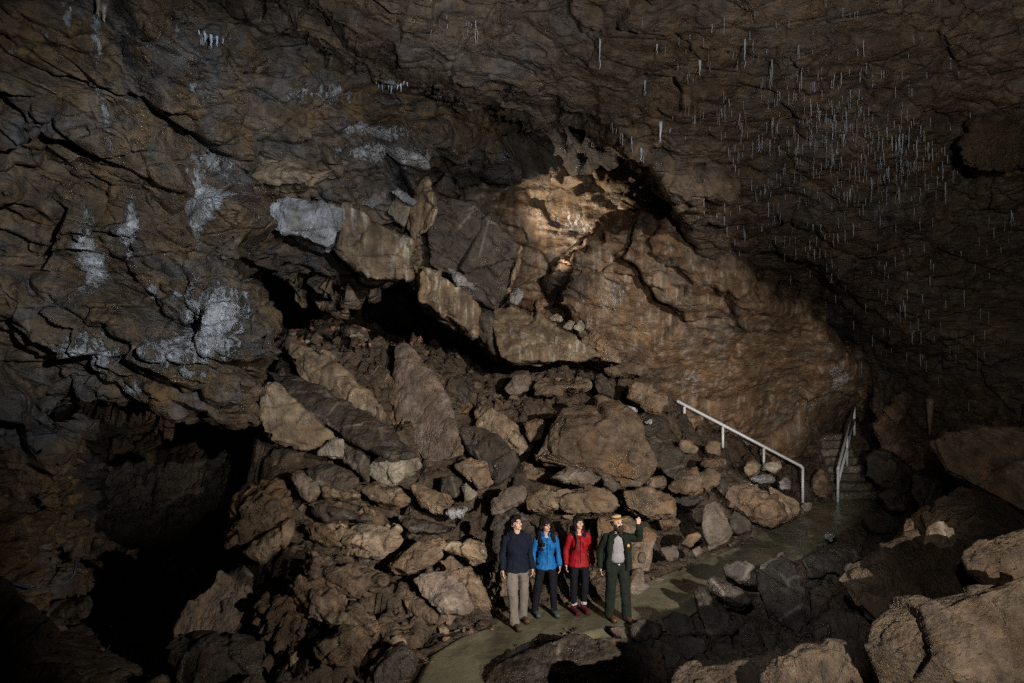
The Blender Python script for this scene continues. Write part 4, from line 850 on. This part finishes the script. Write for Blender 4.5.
def cluster(n, cx, cy, sx, sy, lmin, lmax, label, group, seed, slope=0.0, mats=('calcite', 'calcite', 'tancalcite'), box=None):
    r = random.Random(seed)
    for i in range(n):
        if box: px, py = r.uniform(cx - sx, cx + sx), r.uniform(cy - sy, cy + sy)
        else: px, py = r.gauss(cx, sx), r.gauss(cy, sy)
        py += slope * (px - cx)
        if px > 1020 or py < 2: continue
        h = first_hit(px, py, ['cave_ceiling'])
        if h is None: continue
        sc = h[3] / 13.0
        straw(px, py, round((lmin + (lmax - lmin) * r.random() ** 1.8) * 1.1 / 51 * sc, 2), round(r.choice((.0045, .006, .0085)) * sc, 4), label, group, r.choice(mats), r.randrange(4))
cluster(52, 835, 122, 26, 13, 6, 17, 'thin pale soda straw in the dense cluster right of the ceiling centre', 'soda straws of the dense ceiling cluster', 21)
cluster(34, 905, 138, 24, 13, 7, 18, 'thin pale soda straw in the cluster left of the hanging slab', 'soda straws left of the hanging slab', 22)
cluster(26, 895, 172, 22, 10, 6, 18, 'thin pale soda straw in the lower cluster under the dense ones', 'soda straws of the lower cluster', 23)
cluster(18, 865, 193, 28, 5, 6, 16, 'thin pale soda straw in the row below the lower cluster', 'soda straws in the lower row', 24, slope=-.12)
cluster(22, 768, 136, 18, 8, 6, 16, 'thin pale soda straw left of the dense ceiling cluster', 'soda straws left of the dense cluster', 25)
cluster(16, 715, 108, 18, 5, 6, 16, 'thin pale soda straw in the short row above the dark recess', 'soda straws in the short row', 26)
cluster(20, 795, 68, 45, 22, 6, 18, 'thin pale soda straw scattered high on the right ceiling', 'soda straws scattered high on the right', 27)
cluster(14, 462, 26, 14, 8, 5, 14, 'thin pale soda straw near the top centre of the ceiling', 'soda straws near the top centre', 28)
cluster(20, 820, 238, 40, 8, 5, 13, 'thin pale soda straw far back above the big leaning wall', 'soda straws far back', 29)
cluster(14, 790, 190, 30, 6, 5, 12, 'faint soda straw between the far ones and the row above', 'faint soda straws', 30)
cluster(16, 890, 300, 28, 14, 5, 13, 'faint soda straw low on the far right ceiling', 'soda straws low on the right', 31)
cluster(14, 960, 345, 40, 22, 5, 12, 'tiny soda straw near the low passage roof', 'soda straws of the passage roof', 32)
cluster(16, 965, 235, 35, 25, 5, 12, 'tiny soda straw scattered under the hanging slab', 'soda straws under the hanging slab', 33)
cluster(14, 628, 138, 12, 3, 6, 12, 'short soda straw along the broken ceiling edge over the recess', 'soda straws along the ceiling edge', 34, slope=.95)
cluster(10, 705, 55, 25, 18, 6, 16, 'thin pale soda straw high above the broken ceiling edge', 'soda straws above the ceiling edge', 35)
for px, py, l, rr, lab in ((600, 40, 28, .018, 'longest pale soda straw, alone left of the ceiling centre'), (660.5, 124, 19, .036, 'thick bright white stalactite at the tip of the broken ceiling edge'), (700, 60, 16, .034, 'bright white stalactite right of the long lone straw'),
                          (745, 40, 26, .022, 'long pale stalactite in the upper right of the ceiling'), (645, 82, 14, .022, 'pale stalactite above the broken ceiling edge'), (657, 45, 10, .024, 'small bright stalactite just left of the bright white one'),
                          (772, 60, 24, .014, 'slender straw between the long stalactite and the dense cluster'), (641, 150, 12, .02, 'short stalactite hanging from the lowest point of the ceiling edge'), (930, 400, 30, .07, 'stubby tan stalactite over the low passage')):
    h = first_hit(px, py, ['cave_ceiling', 'cave_side_wall']); sc = h[3] / 13 if h else 1
    straw(px, py, round(l / 51 * sc, 2), rr * sc, lab, None, 'tancalcite' if 'tan' in lab.split() else 'calcite', 3 if rr < .03 else 4, surf=('cave_ceiling', 'cave_side_wall'))
cluster_wall = [(205, 34, 9, .03), (211, 36, 12, .03), (217, 37, 10, .026), (223, 40, 6, .02), (199, 33, 5, .02)]
for px, py, l, rr in cluster_wall:
    straw(px, py, l / 55, rr, 'pale icicle shaped stalactite under the ceiling bed at upper left', 'icicle stalactites at upper left', 'calcite', 4, surf=('cave_ceiling_bed', 'cave_ceiling', 'cave_wall'))
for i in range(11):
    px = 376 + i * 3.1; py = 82 + 4 * math.sin(i / 10 * 3.14)
    straw(px, py, (4 + 3 * (i % 3)) / 58, .026, 'white stalactite of the small fringe under the ceiling bed', 'white fringe of stalactites', 'calcite', 4, surf=('cave_ceiling_bed', 'cave_ceiling', 'cave_wall'))
for px, py, l in ((70, -4, 20), (98, -6, 26), (104, 8, 18)):
    straw(px, py, l / 75, .05, 'tan stalactite hanging from the top of the left wall', 'tan stalactites at the top left', 'tancalcite', 4, surf=('cave_wall',))

# the hundreds of hair-thin straws between the countable ones, as one mass
r = random.Random(99); V_ = []; F_ = []
spots = [(835, 125, 45, 26, 110), (900, 160, 45, 30, 100), (760, 150, 60, 40, 50), (830, 235, 70, 30, 50), (900, 310, 70, 50, 50), (720, 70, 90, 40, 40), (880, 60, 90, 40, 30)]
for cx_, cy_, sx_, sy_, n_ in spots:
    for i in range(n_):
        px, py = r.gauss(cx_, sx_), r.gauss(cy_, sy_)
        if px > 1020 or px < 640 or py < 2: continue
        h = first_hit(px, py, ['cave_ceiling'])
        if h is None: continue
        k_ = h[3] / 13; L = r.uniform(4, 11) / 51 * k_; ra_ = r.uniform(.003, .0055) * k_; p = h[0] + Vector((0, 0, .03)); b_ = len(V_)
        for z, q_ in ((0, 1.3), (-.15 * L, 1.0), (-L, .7)):
            for a in range(5): V_.append((p.x + ra_ * q_ * math.cos(a * 1.2566), p.y + ra_ * q_ * math.sin(a * 1.2566), p.z + z))
        for lv in (0, 5):
            for a in range(5): F_.append((b_ + lv + a, b_ + lv + (a + 1) % 5, b_ + lv + 5 + (a + 1) % 5, b_ + lv + 5 + a))
link('soda_straws', mesh_from('soda_straws', V_, F_), M['calcite'], kind='stuff', label='mass of hair thin soda straws spread over the right ceiling')
# ================================================================== people
def cloth(name, c, c2=None, rough=0.85, wr=26):
    t = NT(name)
    co = t.n('ShaderNodeTexCoord').outputs['Object']
    c2 = c2 or tuple(x * 0.72 for x in c)
    t.set(Base_Color=t.ramp(t.noise(co, 9, 6), [(0.3, c2), (0.7, c)]), Roughness=rough,
          Normal=t.n('ShaderNodeBump', i_Height=t.noise(co, wr, 4), i_Strength=0.2, i_Distance=0.015).outputs[0])
    t.b.inputs['Specular IOR Level'].default_value = 0.18 if rough > .55 else 0.4
    return t.m
M['skin'] = cloth('skin', (0.56, 0.34, 0.25), (0.47, 0.27, 0.19), 0.5)
M['skin2'] = cloth('fair_skin', (0.62, 0.40, 0.31), (0.53, 0.32, 0.24), 0.5)
M['lip'] = cloth('lips', (0.36, 0.12, 0.10), None, 0.5)
M['eye'] = cloth('dark_eyes', (0.03, 0.02, 0.015), None, 0.25)
M['hair'] = cloth('dark_hair', (0.014, 0.009, 0.007), (0.006, 0.004, 0.004), 0.7, 60)
M['hairb'] = cloth('brown_hair', (0.055, 0.028, 0.016), (0.02, 0.012, 0.008), 0.5, 60)
M['beard'] = cloth('brown_beard', (0.050, 0.030, 0.020), (0.022, 0.014, 0.010), 0.7, 60)
M['navy'] = cloth('navy_fleece', (0.008, 0.012, 0.024))
M['blue'] = cloth('bright_blue_softshell', (0.012, 0.14, 0.40), (0.009, 0.10, 0.30), 0.6)
M['redj'] = cloth('red_softshell', (0.32, 0.008, 0.013), (0.22, 0.006, 0.010), 0.6)
M['black'] = cloth('black_trousers', (0.008, 0.008, 0.012))
M['khaki'] = cloth('grey_khaki_trousers', (0.20, 0.17, 0.15), (0.145, 0.125, 0.11))
M['green'] = cloth('dark_green_uniform', (0.014, 0.019, 0.013), (0.009, 0.013, 0.009))
M['shirt'] = cloth('grey_shirt', (0.30, 0.29, 0.31), (0.25, 0.24, 0.26))
M['leather'] = cloth('brown_leather', (0.13, 0.05, 0.03), None, 0.4)
M['boot'] = cloth('worn_boot', (0.085, 0.060, 0.042))
M['teal'] = cloth('grey_teal_shoe', (0.07, 0.105, 0.115))
M['redboot'] = cloth('dark_red_boot', (0.09, 0.010, 0.018))
M['sole'] = cloth('black_rubber', (0.014, 0.013, 0.013))
M['sock'] = cloth('white_sock', (0.42, 0.42, 0.44))
M['straw'] = cloth('straw_hat', (0.56, 0.40, 0.20), (0.46, 0.32, 0.15), 0.8, 70)
M['band'] = cloth('leather_hat_band', (0.055, 0.030, 0.018), None, 0.5)
M['gold'] = cloth('gold_badge', (0.75, 0.42, 0.08), None, 0.35)
M['belt'] = cloth('black_belt', (0.012, 0.011, 0.010), None, 0.4)
M['buckle'] = cloth('steel_buckle', (0.55, 0.55, 0.56), None, 0.3)

def ico(sub=2):
    bm = bmesh.new(); bmesh.ops.create_icosphere(bm, subdivisions=sub, radius=1.0)
    V = np.array([v.co[:] for v in bm.verts], np.float32); Fc = np.array([[v.index for v in f.verts] for f in bm.faces], np.int32); bm.free(); return V, Fc
ICO = ico(3)
I4 = Matrix.Identity(4)
class Prims:
    def __init__(s): s.V = []; s.F = []; s.n = 0
    def add(s, V, Fc): s.V.append(np.asarray(V, np.float32)); s.F.append(np.asarray(Fc, np.int32) + s.n); s.n += len(V)
    def ell(s, c, r, mat=I4):
        V = ICO[0] * np.array(r, np.float32) + np.array(c, np.float32)
        A = np.array(mat, np.float32); s.add(V @ A[:3, :3].T + A[:3, 3], ICO[1]); return s
    def cap(s, a, b, ra, rb=None, mat=I4):
        rb = ra if rb is None else rb
        a, b = Vector(a), Vector(b)
        s.ell(a, (ra,) * 3, mat); s.ell(b, (rb,) * 3, mat)
        L = (b - a).length
        if L > 1e-5:
            d = (b - a) / L; x = d.orthogonal().normalized(); y = d.cross(x); n = 18; V = []; Fc = []
            for p, r in ((a, ra), (b, rb)):
                for k in range(n):
                    an = 2 * math.pi * k / n; V.append(tuple(p + x * math.cos(an) * r + y * math.sin(an) * r))
            for k in range(n):
                k2 = (k + 1) % n; Fc += [(k, k2, n + k2), (k, n + k2, n + k)]
            V += [tuple(a), tuple(b)]
            for k in range(n):
                k2 = (k + 1) % n; Fc += [(2 * n, k2, k), (2 * n + 1, n + k, n + k2)]
            A = np.array(mat, np.float32); V = np.array(V, np.float32); s.add(V @ A[:3, :3].T + A[:3, 3], Fc)
        return s
    def chain(s, pts, rs, mat=I4):
        for i in range(len(pts) - 1): s.cap(pts[i], pts[i + 1], rs[i], rs[i + 1], mat)
        return s
    def mesh(s): return mesh_from('prims', np.concatenate(s.V), np.concatenate(s.F))
    def skin(s, vox, it=2, wr=0.0, wf=9.0, seed=0, sq=(1, 1, 1)):
        m = voxel(s.mesh(), vox, it)
        if wr > 0:
            V = co_of(m); N = nor_of(m); q = V * np.array(sq, np.float32) * wf
            set_co(m, V + N * (wr * fbm(q, 3, seed, ridged=True))[:, None])
        return m

def hand(P, wrist, direc, palm_n, side, curl=0.5, point=False):
    """five fingers on a palm; direc: along the hand, palm_n: way the palm faces, side: +1 when the thumb lies on direc x palm_n"""
    d = Vector(direc).normalized(); n = Vector(palm_n); n = (n - d * n.dot(d)).normalized(); s_ = d.cross(n) * side
    w_ = Vector(wrist)
    B = Matrix((( s_.x, n.x, d.x, w_.x), (s_.y, n.y, d.y, w_.y), (s_.z, n.z, d.z, w_.z), (0, 0, 0, 1)))
    P.ell((0, 0, .048), (.040, .016, .052), B)
    P.cap((0, 0, -.02), (0, 0, .03), .025, .026, B)
    for i, (x, L) in enumerate(((.030, .070), (.011, .078), (-.010, .073), (-.029, .058))):
        c = curl if not (point and i == 0) else 0.75
        if point and i: c = 1.35
        p0 = Vector((x, 0, .088)); a1 = c * .7; a2 = c * 1.7; a3 = c * 2.3
        p1 = p0 + Vector((x * .1, math.sin(a1), math.cos(a1))) * L * .45
        p2 = p1 + Vector((0, math.sin(a2), math.cos(a2))) * L * .32
        p3 = p2 + Vector((0, math.sin(a3), math.cos(a3))) * L * .23
        P.chain([p0 - Vector((0, 0, .02)), p0, p1, p2, p3], [.0095, .0095, .0088, .008, .0072], B)
    P.chain([(.022, .004, .025), (.048, .014, .052), (.056, .022, .080)], [.013, .0105, .0088], B)

def person(label, px, py, h, yaw, head_yaw, head_pitch, arms, feet, M_, kit):
    foot = flat(px, py); s = h / 1.75
    root = empty('person', (foot[0], foot[1], 0.012), label=label, category='person')
    root.rotation_euler = (0, kit.get('lean', 0), yaw); root.scale = (s, s, s)
    fem = kit.get('fem', False)
    sw = 0.165 if fem else 0.19
    neck = Vector((0, 0.01, 1.46))
    HM = Matrix.Translation(Vector((0, 0.005, 1.52))) @ Euler((-head_pitch, 0, head_yaw), 'XYZ').to_matrix().to_4x4()
    HM = Matrix.Translation(Vector((0, 0.005, 1.52))) @ Matrix.Rotation(head_yaw, 4, 'Z') @ Matrix.Rotation(-head_pitch, 4, 'X')
    hipx = 0.09
    knees = []; ank = []
    for sd_, (fx, fy, lift) in zip((-1, 1), feet):
        a_ = Vector((fx, fy, .095)); hp = Vector((sd_ * hipx, 0, .90)); kn = hp.lerp(a_, .47) + Vector((sd_ * .012, -.035, 0))
        knees.append(kn); ank.append((hp, kn, a_))
    # ---- body: one skin
    P = Prims()
    P.ell((0, -.005, .115), (.074, .092, .108), HM)                 # cranium (centre .115 above the skull base)
    P.ell((0, -.030, .055), (.056, .066, .072), HM)                 # face and jaw
    P.ell((0, -.070, .006), (.030, .026, .022), HM)                 # chin
    P.chain([(0, -.096, .105), (0, -.112, .072), (0, -.104, .062)], [.011, .015, .013], HM)   # nose
    P.cap((-.036, -.084, .118), (.036, -.084, .118), .013, .013, HM)   # brow
    for e_ in (-1, 1):
        P.ell((e_ * .045, -.066, .068), (.022, .022, .020), HM)     # cheek
        P.ell((e_ * .077, .008, .085), (.012, .022, .033), HM)      # ear
    P.ell((0, -.092, .032), (.024, .012, .012), HM)                 # mouth mound
    P.chain([(0, .02, 1.40), (0, .012, 1.50), HM @ Vector((0, .008, .05))], [.062 if not fem else .052, .054 if not fem else .046, .052 if not fem else .046])
    P.ell((0, .005, 1.26), (sw * .80, .095, .22)).ell((0, .005, 1.02), (sw * .72, .085, .16)).ell((0, .01, .93), (.12, .085, .10))
    P.cap((-sw * .7, .01, 1.352), (sw * .7, .01, 1.352), .048)
    for (hp, kn, a_) in ank:
        P.chain([hp + Vector((0, .01, 0)), kn, a_], [.060, .048, .038]); P.cap(a_ + Vector((0, .02, -.05)), a_ + Vector((.01, -.07, -.055)), .030, .024)
    for sd_, (el, wr_, hd, pn, cu, pt) in zip((-1, 1), arms):
        el, wr_ = Vector(el), Vector(wr_)
        P.chain([(sd_ * sw * .9, .01, 1.36), el, wr_], [.044, .038, .027])
        hand(P, wr_, hd, pn, kit.get('thumb', (1, 1))[0 if sd_ < 0 else 1], cu, pt)
    body = link('body', P.skin(.0062, 1), M[M_['skin']], root)
    # ---- face details
    for e_ in (-1, 1):
        m = Prims().ell((e_ * .031, -.0885, .096), (.0135, .0075, .0075), HM).mesh(); eo = link('eye', m, M['eye'], body)
        m = Prims().cap((e_ * .018, -.099, .1215), (e_ * .052, -.088, .121), .0055, .0045, HM).skin(.003, 1); link('eyebrow', m, M[M_['hair']], body)
    m = Prims().ell((0, -.1025, .034), (.021, .006, .0055), HM).mesh(); link('mouth', m, M['lip'], body)
    # ---- hair
    if kit['hair'] == 'short':
        Q = Prims().ell((0, .010, .138), (.082, .098, .092), HM).ell((0, -.062, .185), (.062, .042, .032), HM).ell((0, .05, .09), (.070, .060, .075), HM).ell((-.02, -.060, .190), (.05, .035, .028), HM).ell((.03, -.05, .19), (.045, .035, .028), HM)
        for e_ in (-1, 1): Q.cap((e_ * .074, -.012, .15), (e_ * .075, -.008, .085), .018, .010, HM)
        link('hair', Q.skin(.006, 1, .016, 24, 3), M[M_['hair']], root)
    elif kit['hair'] == 'curly':
        rr = random.Random(8); Q = Prims().ell((0, .008, .142), (.094, .108, .102), HM)
        for e_ in (-1, 1):
            for k in range(26):
                f = k / 25.0
                v = HM @ Vector((e_ * (.080 + rr.uniform(-.01, .035)), rr.uniform(-.045, .07), .17 - .20 * f))
                v.z = 1.66 - .42 * f + rr.uniform(-.02, .02); v.x = e_ * (.085 + .03 * math.sin(f * 3)) + rr.uniform(-.03, .03); v.y += -.075 * f - (.06 if e_ > 0 else 0)
                Q.ell(v, (rr.uniform(.022, .036),) * 3)
        for k in range(16): Q.ell((rr.uniform(-.10, .10), .085 + rr.uniform(-.02, .02), 1.62 - .3 * k / 15), (.04, .035, .045))
        link('hair', Q.skin(.008, 1, .016, 26, 4), M[M_['hair']], root)
    elif kit['hair'] == 'bangs':
        Q = Prims().ell((0, .008, .140), (.090, .106, .102), HM)
        Q.cap((-.048, -.080, .158), (.048, -.080, .158), .026, .026, HM)
        for e_ in (-1, 1): Q.chain([(e_ * .078, -.03, .15), (e_ * .086, -.015, .06), (e_ * .078, -.03, -.03)], [.024, .024, .018], HM)
        Q.ell((0, .06, .06), (.075, .05, .10), HM)
        hh = link('hair', Q.skin(.007, 1, .006, 30, 5), M[M_['hair']], root)
        B = Prims()
        for k in range(9): B.ell((-.075 + .012 * math.sin(k * .5), -.105 - .055 * min(1, k / 4), 1.46 - .032 * k), (.026 - .001 * k, .022, .024))
        link('braid', B.skin(.006, 1), M['hairb'], hh)
    elif kit['hair'] == 'ranger':
        Q = Prims().ell((0, .03, .10), (.079, .085, .075), HM)
        for e_ in (-1, 1): Q.cap((e_ * .075, -.01, .12), (e_ * .073, -.02, .05), .014, .016, HM)
        link('hair', Q.skin(.007, 1, .006, 30, 6), M[M_['hair']], root)
        Q = Prims().ell((0, -.080, -.010), (.056, .038, .062), HM).ell((0, -.072, -.062), (.044, .034, .056), HM).cap((-.030, -.104, .050), (.030, -.104, .050), .011, .011, HM)
        for e_ in (-1, 1): Q.chain([(e_ * .070, -.025, .07), (e_ * .062, -.055, .02), (e_ * .035, -.085, -.01)], [.014, .022, .028], HM)
        link('beard', Q.skin(.007, 1, .012, 30, 7), M['beard'], root)
        # flat hat
        T = HM @ Matrix.Translation((0, .0, .150)) @ Matrix.Rotation(-.10, 4, 'X')
        Q = Prims().ell((0, 0, 0), (.175, .190, .013), T).cap((0, 0, .0), (0, 0, .075), .088, .078, T @ Matrix.Diagonal((1, 1.12, .55, 1))).ell((0, 0, .052), (.085, .098, .030), T)
        ht = link('hat', Q.skin(.006, 1), M['straw'], root)
        link('hat_band', Prims().ell((0, 0, .022), (.0905, .1035, .020), T).skin(.006, 1), M['band'], ht)
    # ---- trousers
    P = Prims().ell((0, .005, .92), (.146 if not fem else .142, .100, .13)).cap((-.05, .0, .86), (.05, .0, .86), .080)
    for (hp, kn, a_) in ank:
        P.chain([hp + Vector((0, 0, .03)), hp.lerp(kn, .5), kn, kn.lerp(a_, .5), a_ + Vector((0, .005, .085 if kit.get('sock') else -.005))], kit['leg'])
    tr = link('trousers', P.skin(.010, 2, .018, 6, 11, (1, 1, .8)), M[M_['leg']], root)
    # ---- shoes
    for (hp, kn, a_) in ank:
        yaw_f = .12 if a_.x < 0 else -.12
        T = Matrix.Translation(Vector((a_.x, a_.y, 0))) @ Matrix.Rotation(kit.get('toe', .25), 4, 'Z')
        Q = Prims().cap((0, .045, .055), (0, -.120, .047), .046, .042, T).cap((0, .012, .06), (0, .004, .15 if kit.get('sock') else .125), .050, .058, T).ell((0, -.150, .045), (.046, .060, .038), T)
        so = link('shoe', Q.skin(.008, 1), M[M_['shoe']], root)
        Q = Prims().cap((0, .045, .012), (0, -.150, .012), .050, .050, T); m = Q.skin(.008, 0); V = co_of(m); V[:, 2] = np.clip(V[:, 2], 0.0, .026); set_co(m, V)
        link('sole', m, M['sole'], so)
        if kit.get('sock'):
            link('sock', Prims().cap((a_.x, a_.y + .004, .156), (a_.x, a_.y + .004, .160), .054, .056).skin(.008, 0, .008, 30, 12), M['sock'], root)
    # ---- top garment
    P = Prims()
    if kit['top'] == 'open':
        # jacket hanging open over a shirt: back and two front panels
        P.cap((0, .065, 1.28), (0, .06, .87), .185, .195, Matrix.Diagonal((1, .5, 1, 1)))
        for e_ in (-1, 1):
            P.chain([(e_ * .115, -.075, 1.40), (e_ * .150, -.115, 1.22), (e_ * .165, -.120, 1.02), (e_ * .165, -.105, .85)], [.050, .052, .052, .050])
            P.cap((e_ * .165, .0, 1.30), (e_ * .175, .0, .86), .075, .072)
    else:
        S = Matrix.Diagonal((1, .80, 1, 1)); P.cap((0, .0, 1.27), (0, 0, 1.10), sw * .98, sw * (.84 if fem else .86), S); P.cap((0, 0, 1.10), (0, .005, .86), sw * (.84 if fem else .86), sw * (1.17 if fem else 1.06), S)
        if fem: P.ell((-.065, -.07, 1.26), (.075, .065, .085)).ell((.065, -.07, 1.26), (.075, .065, .085))
    for e_ in (-1, 1): P.cap((e_ * .05, .012, 1.425), (e_ * sw * .86, .01, 1.372), .055, .064)
    for sd_, (el, wr_, hd, pn, cu, pt) in zip((-1, 1), arms):
        el, wr_ = Vector(el), Vector(wr_)
        P.chain([(sd_ * sw * .93, .01, 1.372), el, wr_.lerp(el, .06)], kit.get('sleeve', [.060, .050, .042]))
    m = P.skin(.010, 2, .018, 7, 21, (1, 1, .9)); V = co_of(m); hem = .862 + .008 * np.sin(V[:, 0] * 40); tors = np.abs(V[:, 0]) < sw + .045
    V[:, 2] = np.where(tors & (V[:, 2] < hem), hem, V[:, 2]); set_co(m, V)
    jk = link('jacket', m, M[M_['top']], root)
    if kit['collar'] == 'hood':
        Q = Prims()
        for k in range(14):
            an = -2.2 + 4.4 * k / 13
            Q.ell((.098 * math.sin(an), .012 + .092 * math.cos(an), 1.462 - .042 * (1 - math.cos(an)) * .8), (.046, .040, .046))
        Q.ell((0, .13, 1.40), (.10, .05, .08))
        link('hood', Q.skin(.009, 1, .006, 12, 22), M[M_.get('collar', M_['top'])], jk)
    elif kit['collar'] == 'stand':
        Q = Prims()
        for k in range(13):
            an = -2.5 + 5.0 * k / 12
            Q.cap((.078 * math.sin(an), .012 + .074 * math.cos(an), 1.43), (.086 * math.sin(an), .012 + .082 * math.cos(an), 1.485), .020, .016)
        link('collar', Q.skin(.008, 1), M[M_.get('collar', M_['top'])], jk)
    if kit['top'] != 'open':
        # zip line, hem band
        link('zip', Prims().chain([(0, -.122, 1.40), (0, -.136, 1.25), (0, -.128, 1.05), (0, -.134, .90)], [.0055] * 4).skin(.004, 0), M['black' if M_['top'] != 'navy' else 'belt'], jk)
    else:
        link('shirt', Prims().ell((0, -.005, 1.24), (.150, .118, .24)).ell((0, -.005, 1.06), (.150, .125, .14)).skin(.010, 2, .010, 8, 31), M['shirt'], root)
        bl = link('belt', Prims().ell((0, -.002, .965), (.166, .142, .028)).skin(.008, 0), M['belt'], root)
        link('buckle', Prims().ell((0, -.143, .965), (.018, .010, .013)).mesh(), M['buckle'], bl)
        link('badge', Prims().ell((.150, -.168, 1.28), (.022, .010, .026)).mesh(), M['gold'], jk)
        for e_ in (-1, 1):
            link('collar', Prims().chain([(e_ * .03, -.09, 1.44), (e_ * .085, -.105, 1.40), (e_ * .10, -.135, 1.34)], [.022, .024, .012]).skin(.007, 1), M['green'], jk)
    return root

down = (0.05, -.05, -1)
def side_arms(bx=.27, by=-.03, k=1):
    return [((-bx + .02, .04, 1.14), (-bx, by, .905), (-.02, -.15, -1), (1, 0.2, 0), .35, False), ((bx - .02, .04, 1.14), (bx, by, .905), (.02, -.15, -1), (-1, 0.2, 0), .35, False)]
TH = (-1, 1)
person('young man in a navy hoodie and grey trousers looking up, leftmost of the group', 517, 624, 1.79, .20, .50, .28, side_arms(.245), [(-.075, -.16, 0), (.115, .10, 0)],
       {'skin': 'skin2', 'hair': 'hair', 'leg': 'khaki', 'shoe': 'boot', 'top': 'navy'}, {'hair': 'short', 'leg': [.088, .088, .074, .070, .072], 'top': 'closed', 'collar': 'hood', 'thumb': TH})
person('woman with long curly dark hair in a bright blue jacket and black trousers', 546, 615.5, 1.65, .12, .42, .22, side_arms(.245), [(-.20, .02, 0), (.14, -.02, 0)],
       {'skin': 'skin', 'hair': 'hair', 'leg': 'black', 'shoe': 'teal', 'top': 'blue'}, {'hair': 'curly', 'fem': True, 'leg': [.086, .082, .068, .058, .056], 'top': 'closed', 'collar': 'stand', 'thumb': TH, 'sleeve': [.060, .050, .040]})
person('woman in a red jacket with a dark collar, brown braid and dark red boots', 579, 613, 1.66, .10, .30, .30, side_arms(.245), [(-.095, .0, 0), (.095, .03, 0)],
       {'skin': 'skin2', 'hair': 'hair', 'leg': 'black', 'shoe': 'redboot', 'top': 'redj', 'collar': 'navy'}, {'hair': 'bangs', 'fem': True, 'sock': True, 'leg': [.082, .076, .062, .055, .050], 'top': 'closed', 'collar': 'hood', 'thumb': TH, 'sleeve': [.060, .050, .040]})
ra = [((-.27, .05, 1.14), (-.285, .0, .90), (-.02, -.15, -1), (1, 0.2, 0), .4, False), ((.345, -.10, 1.385), (.315, -.20, 1.62), (-.10, -.12, 1), (-.3, .9, 0), .6, True)]
person('bearded park ranger in a straw hat and dark green uniform raising one arm', 617, 620.5, 1.76, .10, .55, .12, ra, [(-.115, .03, 0), (.145, -.06, 0)],
       {'skin': 'skin2', 'hair': 'hairb', 'leg': 'green', 'shoe': 'leather', 'top': 'green'}, {'hair': 'ranger', 'leg': [.106, .098, .080, .074, .076], 'top': 'open', 'collar': 'none', 'thumb': (-1, -1), 'sleeve': [.070, .062, .050]})
